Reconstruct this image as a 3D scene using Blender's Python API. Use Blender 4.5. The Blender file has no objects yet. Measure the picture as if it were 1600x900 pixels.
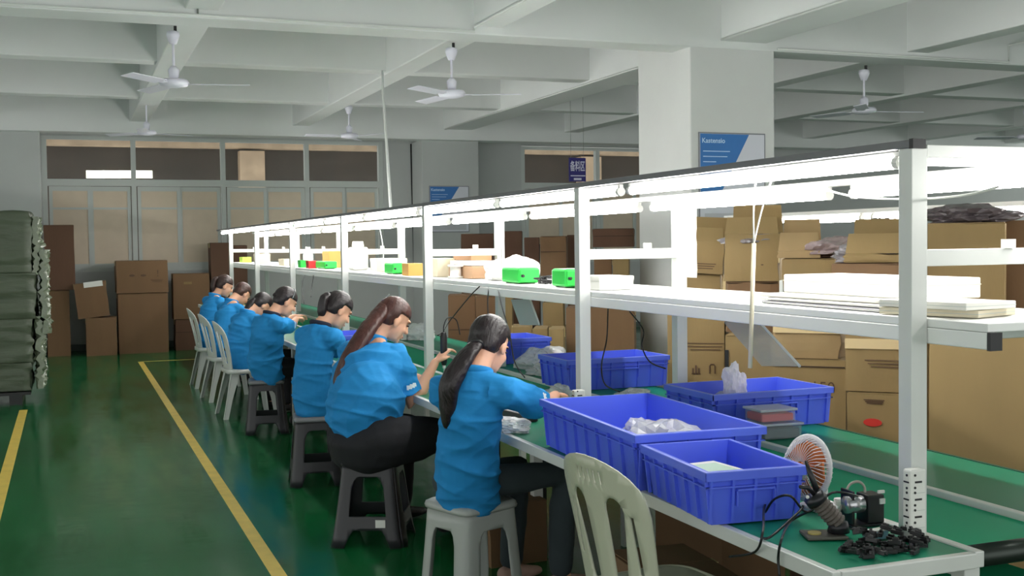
import bpy, bmesh, math, random
from mathutils import Vector, Matrix, noise
R = math.radians
random.seed(7)
S = bpy.context.scene
COL = S.collection

# ------------------------------------------------------------------ camera
CAM_H = 1.55
YAW, PITCH, ROLL, FPX = 3.69389035e-01, 3.87669475e-02, -1.25793966e-02, 1790.19
_cy, _sy, _cp, _sp = math.cos(YAW), math.sin(YAW), math.cos(PITCH), math.sin(PITCH)
FWD = Vector((_sy*_cp, _cy*_cp, -_sp)); _r = Vector((_cy, -_sy, 0)); _u = _r.cross(FWD)
RGT = _r*math.cos(ROLL) + _u*math.sin(ROLL); UPV = -_r*math.sin(ROLL) + _u*math.cos(ROLL)
CP = Vector((0, 0, CAM_H))
cam = bpy.data.objects.new('camera', bpy.data.cameras.new('camera')); COL.objects.link(cam)
m = Matrix.Identity(4)
for i in range(3):
    m[i][0] = RGT[i]; m[i][1] = UPV[i]; m[i][2] = -FWD[i]; m[i][3] = CP[i]
cam.matrix_world = m
cam.data.sensor_width = 36; cam.data.lens = FPX/1600*36
cam.data.clip_start = .05; cam.data.clip_end = 100
S.camera = cam

# ------------------------------------------------------------------ light, exposure
w = bpy.data.worlds.new('world'); S.world = w; w.use_nodes = True
w.node_tree.nodes['Background'].inputs[0].default_value = (.92, .94, .92, 1)
w.node_tree.nodes['Background'].inputs[1].default_value = .74
S.view_settings.view_transform = 'Standard'; S.view_settings.look = 'None'
S.view_settings.exposure = 1.12; S.view_settings.gamma = 1.0
TUBE_POWER = 24.0
try:
    S.cycles.use_denoising = True
    S.cycles.max_bounces = 6; S.cycles.diffuse_bounces = 4; S.cycles.transparent_max_bounces = 8
    S.cycles.sample_clamp_indirect = 4.0
except Exception: pass

# ------------------------------------------------------------------ helpers
def ray(px, py): return FWD + RGT*((px-800)/FPX) - UPV*((py-450)/FPX)
def at(px, py, **k):
    (n, v), = k.items()
    d = ray(px, py)
    if n == 'd': return CP + d*v
    i = 'xyz'.index(n); return CP + d*((v-CP[i])/d[i])
def lin(c):
    o = []
    for v in c[:3]:
        v /= 255.; o.append(v/12.92 if v <= .04045 else ((v+.055)/1.055)**2.4)
    return (*o, 1)
MATS = {}
def mat(name, rgb, rough=.6, metal=0., var=.0, vscale=6., bump=0., bscale=30., stretch=None, emit=0., alpha=1., trans=0., spec=.5, rvar=0., sheen=0., sss=0.):
    if name in MATS: return MATS[name]
    m = bpy.data.materials.new(name); m.use_nodes = True; nt = m.node_tree; N = nt.nodes; L = nt.links
    b = N['Principled BSDF']; c = lin(rgb)
    b.inputs['Base Color'].default_value = c; b.inputs['Roughness'].default_value = rough
    b.inputs['Metallic'].default_value = metal; b.inputs['Specular IOR Level'].default_value = spec
    tc = N.new('ShaderNodeTexCoord'); mp = N.new('ShaderNodeMapping'); L.new(tc.outputs['Object'], mp.inputs[0])
    if stretch: mp.inputs['Scale'].default_value = stretch
    if var:
        n = N.new('ShaderNodeTexNoise'); n.inputs['Scale'].default_value = vscale; n.inputs['Detail'].default_value = 5
        L.new(mp.outputs[0], n.inputs['Vector'])
        r = N.new('ShaderNodeMapRange'); r.inputs[1].default_value = .3; r.inputs[2].default_value = .7
        r.inputs[3].default_value = 1-var; r.inputs[4].default_value = 1+var; L.new(n.outputs[0], r.inputs[0])
        v = N.new('ShaderNodeVectorMath'); v.operation = 'SCALE'; v.inputs[0].default_value = c[:3]
        L.new(r.outputs[0], v.inputs['Scale']); L.new(v.outputs[0], b.inputs['Base Color'])
        if rvar:
            r2 = N.new('ShaderNodeMapRange'); r2.inputs[1].default_value = .3; r2.inputs[2].default_value = .7
            r2.inputs[3].default_value = rough-rvar; r2.inputs[4].default_value = rough+rvar
            L.new(n.outputs[0], r2.inputs[0]); L.new(r2.outputs[0], b.inputs['Roughness'])
    if bump:
        n2 = N.new('ShaderNodeTexNoise'); n2.inputs['Scale'].default_value = bscale; n2.inputs['Detail'].default_value = 4
        L.new(mp.outputs[0], n2.inputs['Vector'])
        bp = N.new('ShaderNodeBump'); bp.inputs['Strength'].default_value = 1; bp.inputs['Distance'].default_value = bump
        L.new(n2.outputs[0], bp.inputs['Height']); L.new(bp.outputs[0], b.inputs['Normal'])
    if emit:
        b.inputs['Emission Color'].default_value = c; b.inputs['Emission Strength'].default_value = emit
    if alpha < 1: b.inputs['Alpha'].default_value = alpha
    if trans: b.inputs['Transmission Weight'].default_value = trans
    if sss:
        b.inputs['Subsurface Weight'].default_value = sss; b.inputs['Subsurface Radius'].default_value = (.01, .004, .002)
    MATS[name] = m; return m

def nb(): return bmesh.new()
def link(name, bm, mt, parent=None, smooth=False, loc=None):
    bmesh.ops.recalc_face_normals(bm, faces=bm.faces)
    me = bpy.data.meshes.new(name); bm.to_mesh(me); bm.free()
    for x in (mt if isinstance(mt, (list, tuple)) else [mt]): me.materials.append(x)
    if smooth: me.shade_smooth()
    o = bpy.data.objects.new(name, me); COL.objects.link(o)
    if parent: o.parent = parent
    if loc: o.location = loc
    return o
def tag(o, label=None, cat=None, group=None, kind=None):
    if label: o['label'] = label
    if cat: o['category'] = cat
    if group: o['group'] = group
    if kind: o['kind'] = kind
    return o
def thing(name, label, cat, loc=(0, 0, 0), rz=0., group=None):
    o = bpy.data.objects.new(name, None); COL.objects.link(o); o.empty_display_size = .05
    o.location = loc; o.rotation_euler = (0, 0, rz)
    return tag(o, label, cat, group)
def struct(name, bm, mt, parent=None, label=None):
    o = link(name, bm, mt, parent)
    if not parent: o['kind'] = 'structure'
    if label: o['label'] = label
    return o
def box(bm, a, b, mi=0, bev=0., M=None):
    xs = (min(a[0], b[0]), max(a[0], b[0])); ys = (min(a[1], b[1]), max(a[1], b[1])); zs = (min(a[2], b[2]), max(a[2], b[2]))
    v = [bm.verts.new((x, y, z)) for x in xs for y in ys for z in zs]
    fs = [bm.faces.new([v[i] for i in q]) for q in ((0,1,3,2),(4,6,7,5),(0,4,5,1),(2,3,7,6),(0,2,6,4),(1,5,7,3))]
    for f in fs: f.material_index = mi
    vs = v
    if bev:
        r = bmesh.ops.bevel(bm, geom=list({e for f in fs for e in f.edges}), offset=bev, segments=2, affect='EDGES', profile=.5)
        vs = list({x for f in r['faces'] for x in f.verts} | {x for x in v if x.is_valid})
        for f in r['faces']: f.material_index = mi
    if M is not None:
        bmesh.ops.transform(bm, matrix=M, verts=[x for x in vs if x.is_valid])
    return vs
def frame_from(d, ref=None):
    d = d.normalized(); ref = ref or Vector((0, 0, 1))
    if abs(d.dot(ref)) > .98: ref = Vector((1, 0, 0)) if abs(d.x) < .9 else Vector((0, 1, 0))
    a = ref.cross(d).normalized(); return a, d.cross(a)
def tube(bm, pts, rad, seg=8, ref=None, caps=True, mi=0, closed=False):
    """loft elliptical rings along pts; rad = r or list of r / (ra, rb)"""
    pts = [Vector(p) for p in pts]; n = len(pts); rings = []
    if not isinstance(rad, (list, tuple)): rad = [rad]*n
    pa = None
    for i, p in enumerate(pts):
        if closed: d = pts[(i+1) % n]-pts[i-1]
        else: d = pts[min(i+1, n-1)]-pts[max(i-1, 0)]
        if ref is not None or pa is None: a, b = frame_from(d, ref)
        else:
            dd = d.normalized(); a = (pa-dd*pa.dot(dd)).normalized(); b = dd.cross(a)
        pa = a
        r = rad[i]; ra, rb = r if isinstance(r, (list, tuple)) else (r, r)
        rings.append([bm.verts.new(p+a*(math.cos(2*math.pi*k/seg)*ra)+b*(math.sin(2*math.pi*k/seg)*rb)) for k in range(seg)])
    for i in range(n if closed else n-1):
        A, B = rings[i], rings[(i+1) % n]
        for k in range(seg):
            f = bm.faces.new((A[k], A[(k+1) % seg], B[(k+1) % seg], B[k])); f.material_index = mi
    if caps and not closed:
        bm.faces.new(rings[0][::-1]).material_index = mi; bm.faces.new(rings[-1]).material_index = mi
    return rings
def rtube(bm, pts, rad, seg=12, ref=None):
    """tube with rounded ends (for union by remesh)"""
    pts = [Vector(p) for p in pts]
    rad = list(rad) if isinstance(rad, (list, tuple)) else [rad]*len(pts)
    g = lambda r: (r if isinstance(r, (list, tuple)) else (r, r))
    def end(p, q, r):
        d = (p-q).normalized(); ra, rb = g(r); mm = min(ra, rb)
        return [(p+d*mm*.55, (ra*.83, rb*.83)), (p+d*mm*.9, (ra*.43, rb*.43))]
    e0 = end(pts[0], pts[1], rad[0]); e1 = end(pts[-1], pts[-2], rad[-1])
    P = [e0[1][0], e0[0][0]]+pts+[e1[0][0], e1[1][0]]
    Q = [e0[1][1], e0[0][1]]+[g(r) for r in rad]+[e1[0][1], e1[1][1]]
    tube(bm, P, Q, seg, ref)
def lathe(bm, prof, seg=16, M=None, mi=0):
    rings = []
    for r, z in prof:
        rings.append([bm.verts.new((r*math.cos(2*math.pi*k/seg), r*math.sin(2*math.pi*k/seg), z)) for k in range(seg)])
    for A, B in zip(rings, rings[1:]):
        for k in range(seg): bm.faces.new((A[k], A[(k+1) % seg], B[(k+1) % seg], B[k])).material_index = mi
    bm.faces.new(rings[0][::-1]).material_index = mi; bm.faces.new(rings[-1]).material_index = mi
    if M is not None: bmesh.ops.transform(bm, matrix=M, verts=[v for r in rings for v in r])
def ellipsoid(bm, c, r, M=None, seg=16, rings=10):
    c = Vector(c); rows = []
    for i in range(1, rings):
        t = math.pi*i/rings
        rows.append([Vector((r[0]*math.sin(t)*math.cos(2*math.pi*k/seg), r[1]*math.sin(t)*math.sin(2*math.pi*k/seg), r[2]*math.cos(t))) for k in range(seg)])
    rr = [[bm.verts.new(c+(M@p if M else p)) for p in row] for row in rows]
    top = bm.verts.new(c+(M@Vector((0, 0, r[2])) if M else Vector((0, 0, r[2])))); bot = bm.verts.new(c+(M@Vector((0, 0, -r[2])) if M else Vector((0, 0, -r[2]))))
    for k in range(seg):
        bm.faces.new((top, rr[0][k], rr[0][(k+1) % seg])); bm.faces.new((bot, rr[-1][(k+1) % seg], rr[-1][k]))
        for i in range(len(rr)-1): bm.faces.new((rr[i][k], rr[i+1][k], rr[i+1][(k+1) % seg], rr[i][(k+1) % seg]))
def plate(bm, outline, holes, th, fn, step=.03, mi=0):
    """flat outline with holes -> cut into a grid -> thickened -> mapped by fn(x, y, t) with t in -.5...5"""
    t = bmesh.new(); es = []
    for loop in [outline]+list(holes):
        vs = [t.verts.new((x, y, 0)) for x, y in loop]
        es += [t.edges.new((vs[i], vs[(i+1) % len(vs)])) for i in range(len(vs))]
    bmesh.ops.triangle_fill(t, edges=es, use_beauty=True, use_dissolve=False)
    xs = [p[0] for p in outline]; ys = [p[1] for p in outline]
    for ax, lo, hi in ((0, min(xs), max(xs)), (1, min(ys), max(ys))):
        n = max(1, int((hi-lo)/step))
        for i in range(1, n):
            v = lo+(hi-lo)*i/n; co = Vector((v, 0, 0)) if ax == 0 else Vector((0, v, 0)); no = Vector((1, 0, 0)) if ax == 0 else Vector((0, 1, 0))
            bmesh.ops.bisect_plane(t, geom=t.verts[:]+t.edges[:]+t.faces[:], plane_co=co, plane_no=no, dist=1e-5)
    bmesh.ops.recalc_face_normals(t, faces=t.faces)
    idx = {}
    for v in t.verts:
        idx[v] = (bm.verts.new(fn(v.co.x, v.co.y, .5)), bm.verts.new(fn(v.co.x, v.co.y, -.5)))
    for f in t.faces:
        vs = list(f.verts)
        bm.faces.new([idx[v][0] for v in vs]).material_index = mi; bm.faces.new([idx[v][1] for v in vs][::-1]).material_index = mi
    for e in t.edges:
        if len(e.link_faces) == 1:
            a, b = e.verts; bm.faces.new((idx[a][0], idx[b][0], idx[b][1], idx[a][1])).material_index = mi
    t.free()
def rrect(w, h, r, n=5, cx=0, cy=0):
    o = []
    for sx, sy, a0 in ((1, 1, 0), (-1, 1, 90), (-1, -1, 180), (1, -1, 270)):
        for i in range(n+1):
            a = R(a0+90*i/n); o.append((cx+sx*(w/2-r)+r*math.cos(a), cy+sy*(h/2-r)+r*math.sin(a)))
    return o
def remeshed(name, bm, mt, voxel, smooth=2, parent=None, disp=None, mats=None):
    bmesh.ops.recalc_face_normals(bm, faces=bm.faces)
    me = bpy.data.meshes.new('tmp'); bm.to_mesh(me); bm.free()
    o = bpy.data.objects.new('tmp', me); COL.objects.link(o)
    md = o.modifiers.new('r', 'REMESH'); md.mode = 'VOXEL'; md.voxel_size = voxel; md.use_smooth_shade = True
    if smooth:
        sm = o.modifiers.new('s', 'SMOOTH'); sm.factor = .5; sm.iterations = smooth
    dg = bpy.context.evaluated_depsgraph_get()
    me2 = bpy.data.meshes.new_from_object(o.evaluated_get(dg)); bpy.data.objects.remove(o); bpy.data.meshes.remove(me)
    if disp:
        ns = [v.normal.copy() for v in me2.vertices]
        for v, n_ in zip(me2.vertices, ns): v.co += n_*disp(v.co, n_)
    me2.materials.clear()
    for x in (mt if isinstance(mt, (list, tuple)) else [mt]): me2.materials.append(x)
    me2.name = name; me2.shade_smooth()
    o2 = bpy.data.objects.new(name, me2); COL.objects.link(o2)
    if parent: o2.parent = parent
    return o2
def text_mesh(name, s, size, mt, parent=None, th=.001, loc=(0, 0, 0), rot=(0, 0, 0), bold=False):
    cu = bpy.data.curves.new('t', 'FONT'); cu.body = s; cu.size = size; cu.extrude = th; cu.align_x = 'CENTER'; cu.align_y = 'CENTER'
    if bold: cu.offset = size*.018
    cu.resolution_u = 3
    o = bpy.data.objects.new('t', cu); COL.objects.link(o)
    dg = bpy.context.evaluated_depsgraph_get(); me = bpy.data.meshes.new_from_object(o.evaluated_get(dg))
    bpy.data.objects.remove(o)
    me.materials.clear(); me.materials.append(mt); me.name = name
    o2 = bpy.data.objects.new(name, me); COL.objects.link(o2); o2.location = loc; o2.rotation_euler = rot
    if parent: o2.parent = parent
    return o2
ORD = ['first', 'second', 'third', 'fourth', 'fifth', 'sixth', 'seventh', 'eighth', 'ninth', 'tenth', 'eleventh', 'twelfth', 'thirteenth']
def cable(pts, r=.003, sm=6):
    """smooth a list of points by Catmull-Rom"""
    P = [Vector(p) for p in pts]; o = []
    for i in range(len(P)-1):
        a = P[max(i-1, 0)]; b = P[i]; c = P[i+1]; d = P[min(i+2, len(P)-1)]
        for k in range(sm):
            t = k/sm; o.append(.5*((2*b)+(c-a)*t+(2*a-5*b+4*c-d)*t*t+(3*b-a-3*c+d)*t**3))
    o.append(P[-1]); return o

# ------------------------------------------------------------------ materials
M_PAINT = mat('painted_plaster', (214, 216, 214), .75, var=.035, vscale=1.5, bump=.002, bscale=12)
M_BEAM = mat('painted_beam', (226, 229, 228), .75, var=.03, vscale=1.2, bump=.003, bscale=6)
M_WALL = mat('wall_paint', (186, 190, 188), .75, var=.04, vscale=1.3)
M_FRAME = mat('window_frame_grey', (196, 202, 198), .5)
M_FRAME2 = mat('window_frame_dark', (120, 125, 120), .5)
M_BOARD = mat('window_board_beige', (216, 200, 178), .6, var=.03)
M_ALU = mat('aluminium_profile', (216, 218, 214), .42, metal=.2, var=.03)
M_RAIL = mat('grey_rail', (120, 120, 122), .5, metal=.2)
M_WHITE = mat('white_plastic', (232, 232, 226), .45)
M_BLACK = mat('black_plastic', (22, 22, 24), .4)
M_SHELF = mat('white_laminate', (246, 247, 244), .4, var=.01)
M_MAT = mat('green_bench_mat', (16, 130, 98), .42, spec=.3, var=.05, vscale=3)
M_BELT = mat('green_conveyor_belt', (22, 172, 126), .6, spec=.15, var=.06, vscale=2)
M_YEL = mat('yellow_line_paint', (226, 196, 92), .45, var=.1, vscale=9)
M_TUBE = mat('lit_tube', (255, 253, 250), .4, emit=TUBE_POWER)
M_CARD = [mat('cardboard_tan', (136, 114, 74), .8, var=.08, vscale=4, bump=.001, bscale=60, stretch=(1, 1, .2)),
          mat('cardboard_brown', (116, 88, 60), .8, var=.08, vscale=4, bump=.001, bscale=60, stretch=(1, 1, .2)),
          mat('cardboard_dark', (96, 68, 50), .8, var=.08, vscale=4, bump=.001, bscale=60, stretch=(1, 1, .2)),
          mat('cardboard_pale', (150, 126, 88), .8, var=.08, vscale=4, bump=.001, bscale=60, stretch=(1, 1, .2))]
M_TAPE = mat('clear_tape', (208, 186, 140), .18, spec=.6)
M_INK = mat('carton_ink', (84, 62, 44), .8)
M_INKR = mat('carton_red_ink', (190, 40, 28), .7)
M_FILM = mat('clear_film', (225, 228, 228), .12, alpha=.42, bump=.004, bscale=25, spec=.8)
M_BAG = mat('plastic_bag', (228, 228, 230), .2, alpha=.62, bump=.004, bscale=30, spec=.7)

# floor: glossy painted green with wear
def floor_mat():
    m = bpy.data.materials.new('green_epoxy_floor'); m.use_nodes = True; N = m.node_tree.nodes; L = m.node_tree.links; b = N['Principled BSDF']
    tc = N.new('ShaderNodeTexCoord')
    n = N.new('ShaderNodeTexNoise'); n.inputs['Scale'].default_value = .9; n.inputs['Detail'].default_value = 7; L.new(tc.outputs['Object'], n.inputs['Vector'])
    cr = N.new('ShaderNodeValToRGB'); e = cr.color_ramp.elements
    e[0].position = .3; e[0].color = lin((12, 84, 42)); e[1].position = .72; e[1].color = lin((22, 104, 58)); L.new(n.outputs[0], cr.inputs[0])
    mp = N.new('ShaderNodeMapping'); mp.inputs['Scale'].default_value = (2.2, .35, 1); L.new(tc.outputs['Object'], mp.inputs[0])
    n2 = N.new('ShaderNodeTexNoise'); n2.inputs['Scale'].default_value = 2.4; n2.inputs['Detail'].default_value = 8; L.new(mp.outputs[0], n2.inputs['Vector'])
    r = N.new('ShaderNodeMapRange'); r.inputs[1].default_value = .55; r.inputs[2].default_value = .75; r.inputs[3].default_value = 0; r.inputs[4].default_value = .16; L.new(n2.outputs[0], r.inputs[0])
    mx = N.new('ShaderNodeMix'); mx.data_type = 'RGBA'; mx.inputs['B'].default_value = lin((70, 128, 96)); L.new(r.outputs[0], mx.inputs['Factor']); L.new(cr.outputs[0], mx.inputs['A']); L.new(mx.outputs['Result'], b.inputs['Base Color'])
    r2 = N.new('ShaderNodeMapRange'); r2.inputs[1].default_value = .35; r2.inputs[2].default_value = .7; r2.inputs[3].default_value = .1; r2.inputs[4].default_value = .26; L.new(n2.outputs[0], r2.inputs[0]); L.new(r2.outputs[0], b.inputs['Roughness'])
    n3 = N.new('ShaderNodeTexNoise'); n3.inputs['Scale'].default_value = 5; L.new(tc.outputs['Object'], n3.inputs['Vector'])
    bp = N.new('ShaderNodeBump'); bp.inputs['Distance'].default_value = .0012; L.new(n3.outputs[0], bp.inputs['Height']); L.new(bp.outputs[0], b.inputs['Normal']); b.inputs['Specular IOR Level'].default_value = .16
    return m
M_FLOOR = floor_mat()

# ------------------------------------------------------------------ setting
WY = 18.6           # far wall plane
XL, XR, YN = -9.0, 21.0, -4.0
b = nb(); box(b, (XL, YN, -.1), (XR, WY+.3, 0)); struct('floor', b, M_FLOOR)
b = nb(); box(b, (XL, YN, 4.0), (XR, WY+.3, 4.12)); ceiling = struct('ceiling', b, M_PAINT)
# ceiling beams, each a part of the ceiling
def beam(a, c, label=None): b = nb(); box(b, a, c, bev=.012); return link('beam', b, M_BEAM, ceiling)
XB = [(1.3, 3.35), (4.4, 3.45), (6.9, 3.45), (9.35, 3.35), (12.25, 3.45), (15.2, 3.45), (17.85, 3.25)]
YBX = [-5.7, -3.5, -1.3, .9, 3.3, 5.75, 7.9, 10.3, 12.7, 15.1, 17.5]
for y, z in XB: beam((XL, y, z), (XR, y+(.36 if z < 3.4 else .26), 4.0))
for x in YBX:
    wdt = .5 if abs(x-5.75) < .1 else .27
    beam((x, YN, 3.42), (x+wdt, WY, 4.0))
# far wall around its openings
W1 = (-.33, 4.93, 1.2, 3.26); W2 = (7.4, 10.4, 1.2, 3.24)
b = nb()
box(b, (XL, WY, 0), (XR, WY+.24, W1[2])); box(b, (XL, WY, 3.26), (XR, WY+.24, 4))
box(b, (XL, WY, W1[2]), (W1[0], WY+.24, 3.26)); box(b, (W1[1], WY, W1[2]), (W2[0], WY+.24, 3.26)); box(b, (W2[1], WY, W1[2]), (XR, WY+.24, 3.26))
struct('wall_back', b, M_WALL)
b = nb(); box(b, (-1.4, 18.0, 0), (-.34, WY, 3.26), bev=.01); struct('trim_1', b, M_WALL, label='white pilaster at the left end of the window band')
b = nb(); box(b, (5.42, 18.0, 0), (6.4, WY, 3.26), bev=.01); struct('trim_2', b, M_WALL, label='white pillar against the far wall carrying a blue and white poster')
b = nb(); box(b, (5.42, 9.36, 0), (6.34, 10.4, 4.0), bev=.012); struct('trim_3', b, M_PAINT, label='thick white pillar in the middle of the hall with a blue and white poster')
b = nb(); box(b, (XL, WY-.012, 0), (XR, WY, .1)); struct('baseboard_back', b, mat('skirting_dark', (70, 84, 78), .5))

# windows
M_GLASS = mat('dim_glass', (150, 150, 145), .04, alpha=.16, spec=.6)
def window(n, x0, x1, z0, z1, mull, lower=True):
    zt = 2.56
    fr = nb()
    yy = WY+.02
    box(fr, (x0, yy, z1-.05), (x1, yy+.1, z1)); box(fr, (x0, yy, z0), (x1, yy+.1, z0+.05)); box(fr, (x0, yy-.02, zt-.05), (x1, yy+.1, zt+.05))
    for x in [x0+.037]+mull+[x1-.037]: box(fr, (x-.035, yy-.012, z0+.002), (x+.035, yy+.098, z1-.002))
    W = struct('window_%d' % n, fr, M_FRAME)
    W['label'] = {1: 'long window band with dark upper panes behind the row of seated workers', 2: 'window with dark upper panes between the two pillars'}[n]
    xs = [x0+.04]+mull+[x1-.04]
    for a, c in zip(xs, xs[1:]):
        g = nb(); box(g, (a+.03, yy+.05, zt+.05), (c-.03, yy+.056, z1-.05)); link('pane', g, M_GLASS, W)
        mid = (a+c)/2
        for p, q, off in ((a+.05, mid+.01, .0), (mid-.01, c-.05, .03)):
            s = nb()
            for u0, u1, v0, v1 in ((p, p+.05, z0+.05, zt-.06), (q-.05, q, z0+.05, zt-.06), (p, q, zt-.13, zt-.06), (p, q, z0+.05, z0+.12), (p, q, 2.15, 2.18)):
                e_ = .0015 if u1-u0 < .1 else 0
                box(s, (u0, yy+off-e_, v0-e_), (u1, yy+off+.028, v1))
            sh = link('sash', s, M_FRAME, W)
            g = nb(); box(g, (p+.03, yy+off+.01, z0+.1), (q-.03, yy+off+.018, zt-.1)); link('pane', g, M_BOARD, sh)
    return W
window(1, W1[0], W1[1], W1[2], W1[3], [.98, 2.33, 3.66])
window(2, W2[0], W2[1], W2[2], W2[3], [8.88])
# building outside, seen through the upper panes
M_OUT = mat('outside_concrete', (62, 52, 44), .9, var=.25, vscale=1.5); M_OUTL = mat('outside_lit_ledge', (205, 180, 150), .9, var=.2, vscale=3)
nbh = thing('neighbour_building', 'brown building beyond the upper window panes with pale ledges', 'building', (0, 24, 0))
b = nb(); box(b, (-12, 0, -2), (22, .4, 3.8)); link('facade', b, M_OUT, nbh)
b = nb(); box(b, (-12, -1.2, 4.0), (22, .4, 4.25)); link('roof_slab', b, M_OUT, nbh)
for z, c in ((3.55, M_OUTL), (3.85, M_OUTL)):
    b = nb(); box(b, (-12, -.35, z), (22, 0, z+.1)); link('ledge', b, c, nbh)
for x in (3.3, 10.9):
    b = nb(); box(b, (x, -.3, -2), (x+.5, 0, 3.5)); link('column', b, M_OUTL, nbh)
M_LITW = mat('lit_far_window', (235, 240, 225), .5, emit=1.3)
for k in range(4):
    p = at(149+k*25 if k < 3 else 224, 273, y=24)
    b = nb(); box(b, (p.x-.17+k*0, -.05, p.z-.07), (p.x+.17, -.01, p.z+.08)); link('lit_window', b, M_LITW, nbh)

# floor lines
def strip(x0, x1, y0, y1, n, lab):
    b = nb(); box(b, (x0, y0, .0), (x1, y1, .0015)); o = struct('trim_%d' % n, b, M_YEL); o['label'] = lab
strip(.855, .925, 3.0, 16.4, 4, 'yellow floor line beside the stools'); strip(-.475, -.40, 3.0, 12.0, 5, 'yellow floor line on the left'); strip(.925, 2.2, 16.36, 16.41, 6, 'thin yellow floor line closing the aisle at the far end')
strip(3.75, 3.82, 2.0, 14, 7, 'yellow floor line behind the bench')

# posters on the pillars
M_PB = mat('poster_blue', (44, 112, 182), .4, var=.05); M_PW = mat('poster_white', (212, 214, 224), .45); M_PG = mat('poster_border_grey', (128, 130, 136), .5); M_PT = mat('poster_text_pale', (186, 216, 244), .5)
def poster(x0, x1, z0, z1, y, lab):
    t = thing('poster', lab, 'poster', ((x0+x1)/2, y, z0))
    w_, h_ = x1-x0, z1-z0
    b = nb(); box(b, (-w_/2, -.008, 0), (w_/2, 0, h_)); link('backing', b, M_PG, t)
    b = nb(); box(b, (-w_/2+.012, -.010, .012), (w_/2-.012, -.0075, h_-.012)); link('sheet', b, M_PW, t)
    b = nb()
    pts = [(-w_/2+.014, h_-.014), (w_*.19, h_-.014), (-w_*.14, h_*.42), (-w_*.14-.02, h_*.40), (-w_/2+.014, h_*.10)]
    pts = [(-w_/2+.014, h_-.014), (w_*.25, h_-.014), (-w_*.25, h_*.30), (-w_/2+.014, h_*.30)]
    for yy in (-.0105, -.012):
        pass
    v = [b.verts.new((x, -.0118, z)) for x, z in pts]; f = b.faces.new(v)
    r = bmesh.ops.extrude_face_region(b, geom=[f]); bmesh.ops.translate(b, vec=(0, .001, 0), verts=[e for e in r['geom'] if isinstance(e, bmesh.types.BMVert)])
    link('blue_panel', b, M_PB, t)
    text_mesh('lettering', 'Kastensio', w_*.088, M_PT, t, th=.0004, loc=(-w_*.285, -.0125, h_*.93-.012), rot=(R(90), 0, 0), bold=True)
    b = nb()
    for k, wd in enumerate((.50, .45, .24)):
        z = h_*.81-k*h_*.052; box(b, (-w_/2+w_*.06, -.0124, z), (-w_/2+w_*.06+w_*wd*.8, -.0117, z+h_*.008))
    link('small_print', b, M_PT, t)
    b = nb(); box(b, (-w_*.42, -.0105, h_*.05), (w_*.42, -.0098, h_*.2)); link('lower_panel', b, mat('poster_grey_text', (190, 192, 198), .5), t)
    return t
poster(5.50, 6.225, 1.62, 2.565, 9.355, 'blue and white poster on the thick middle pillar')
poster(5.535, 6.22, 1.75, 2.51, 17.995, 'blue and white poster on the far pillar against the wall')
# hanging area sign
p = at(902, 263, d=16.5)
t = thing('area_sign', 'small dark blue hanging sign with white Chinese characters in front of the right window', 'sign', (p.x, p.y, p.z-.19), 0)
M_SB = mat('sign_navy', (40, 34, 118), .5); M_ST = mat('sign_white', (220, 220, 240), .5)
b = nb(); box(b, (-.13, -.01, 0), (.13, .01, .34)); link('board', b, M_SB, t)
text_mesh('lettering', '备料区', .078, M_ST, t, th=.0006, loc=(0, -.0115, .21), rot=(R(90), 0, 0), bold=True).scale = (1, 2.0, 1)
b = nb(); box(b, (-.11, -.0112, .075), (.12, -.0098, .09)); box(b, (-.06, -.0112, .02), (.06, -.0098, .05)); link('underline', b, M_ST, t)
b = nb(); tube(b, [(-.1, 0, .34), (-.1, 0, 4.0-(p.z-.19))], .003, 5); tube(b, [(.1, 0, .34), (.1, 0, 4.0-(p.z-.19))], .003, 5); link('hanging_wire', b, M_FRAME2, t)
# dark blue sign far right
p = at(1328, 218, y=18.3)
t = thing('wall_sign', 'small dark blue sign high on the far wall at right', 'sign', (p.x, WY-.02, p.z-.13)); b = nb(); box(b, (-.1, 0, 0), (.1, .018, .26)); link('board', b, M_SB, t)
b = nb(); box(b, (-.06, -.001, .06), (.06, .001, .09)); box(b, (-.06, -.001, .15), (.06, .001, .18)); link('marking', b, M_ST, t)

# conduits
M_COND = mat('white_conduit', (222, 226, 222), .4)
def conduit(pts, lab, r=.012, mt=None, seg=6, nm='conduit'):
    b = nb(); tube(b, pts, r, seg)
    if nm == 'conduit': return tag(link(nm, b, mt or M_COND, ceiling, True), lab)
    return tag(link(nm, b, mt or M_COND, None, True), lab, 'cable')
conduit([(-6, 9.33, 3.37), (3.3, 9.33, 3.37), (3.3, 9.33, 3.41), (3.31, 4.1, 3.41)], 'white conduit along the lower edge of the nearest cross beam')
conduit([(6.36, 9.33, 3.37), (9.2, 9.33, 3.37), (9.2, 9.33, 3.55), (9.2, 2, 3.55)], 'white conduit on the cross beam right of the thick pillar')
conduit([(5.72, 2, 3.42), (5.72, 9.3, 3.42)], 'white conduit under the long beam running to the thick pillar')
conduit([(5.73, 10.6, 3.41), (5.73, 17.7, 3.41)], 'white conduit under the beam between the two pillars')
p0 = at(598, 135, y=12.2); p1 = Vector((2.56, 8.9, 1.81)); p1 = at(611, 329, z=1.86)
conduit([(p0.x, p0.y, 3.45), p0, p1], 'slanting white pipe from the ceiling down to the bench light rail', .014)
p0 = at(642, 170, y=18.55)
conduit([(p0.x, WY-.02, 3.24), (p0.x+.03, WY-.02, .4)], 'black cable running down the far wall beside the pillar', .014, M_BLACK, nm='wall_cable')
p = at(303, 0, y=9.32)
conduit([(1.0, 9.33, 3.9), (1.0, 9.33, 3.38)], 'short dark vertical pipe on the nearest cross beam at left', .008, M_FRAME2)

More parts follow.
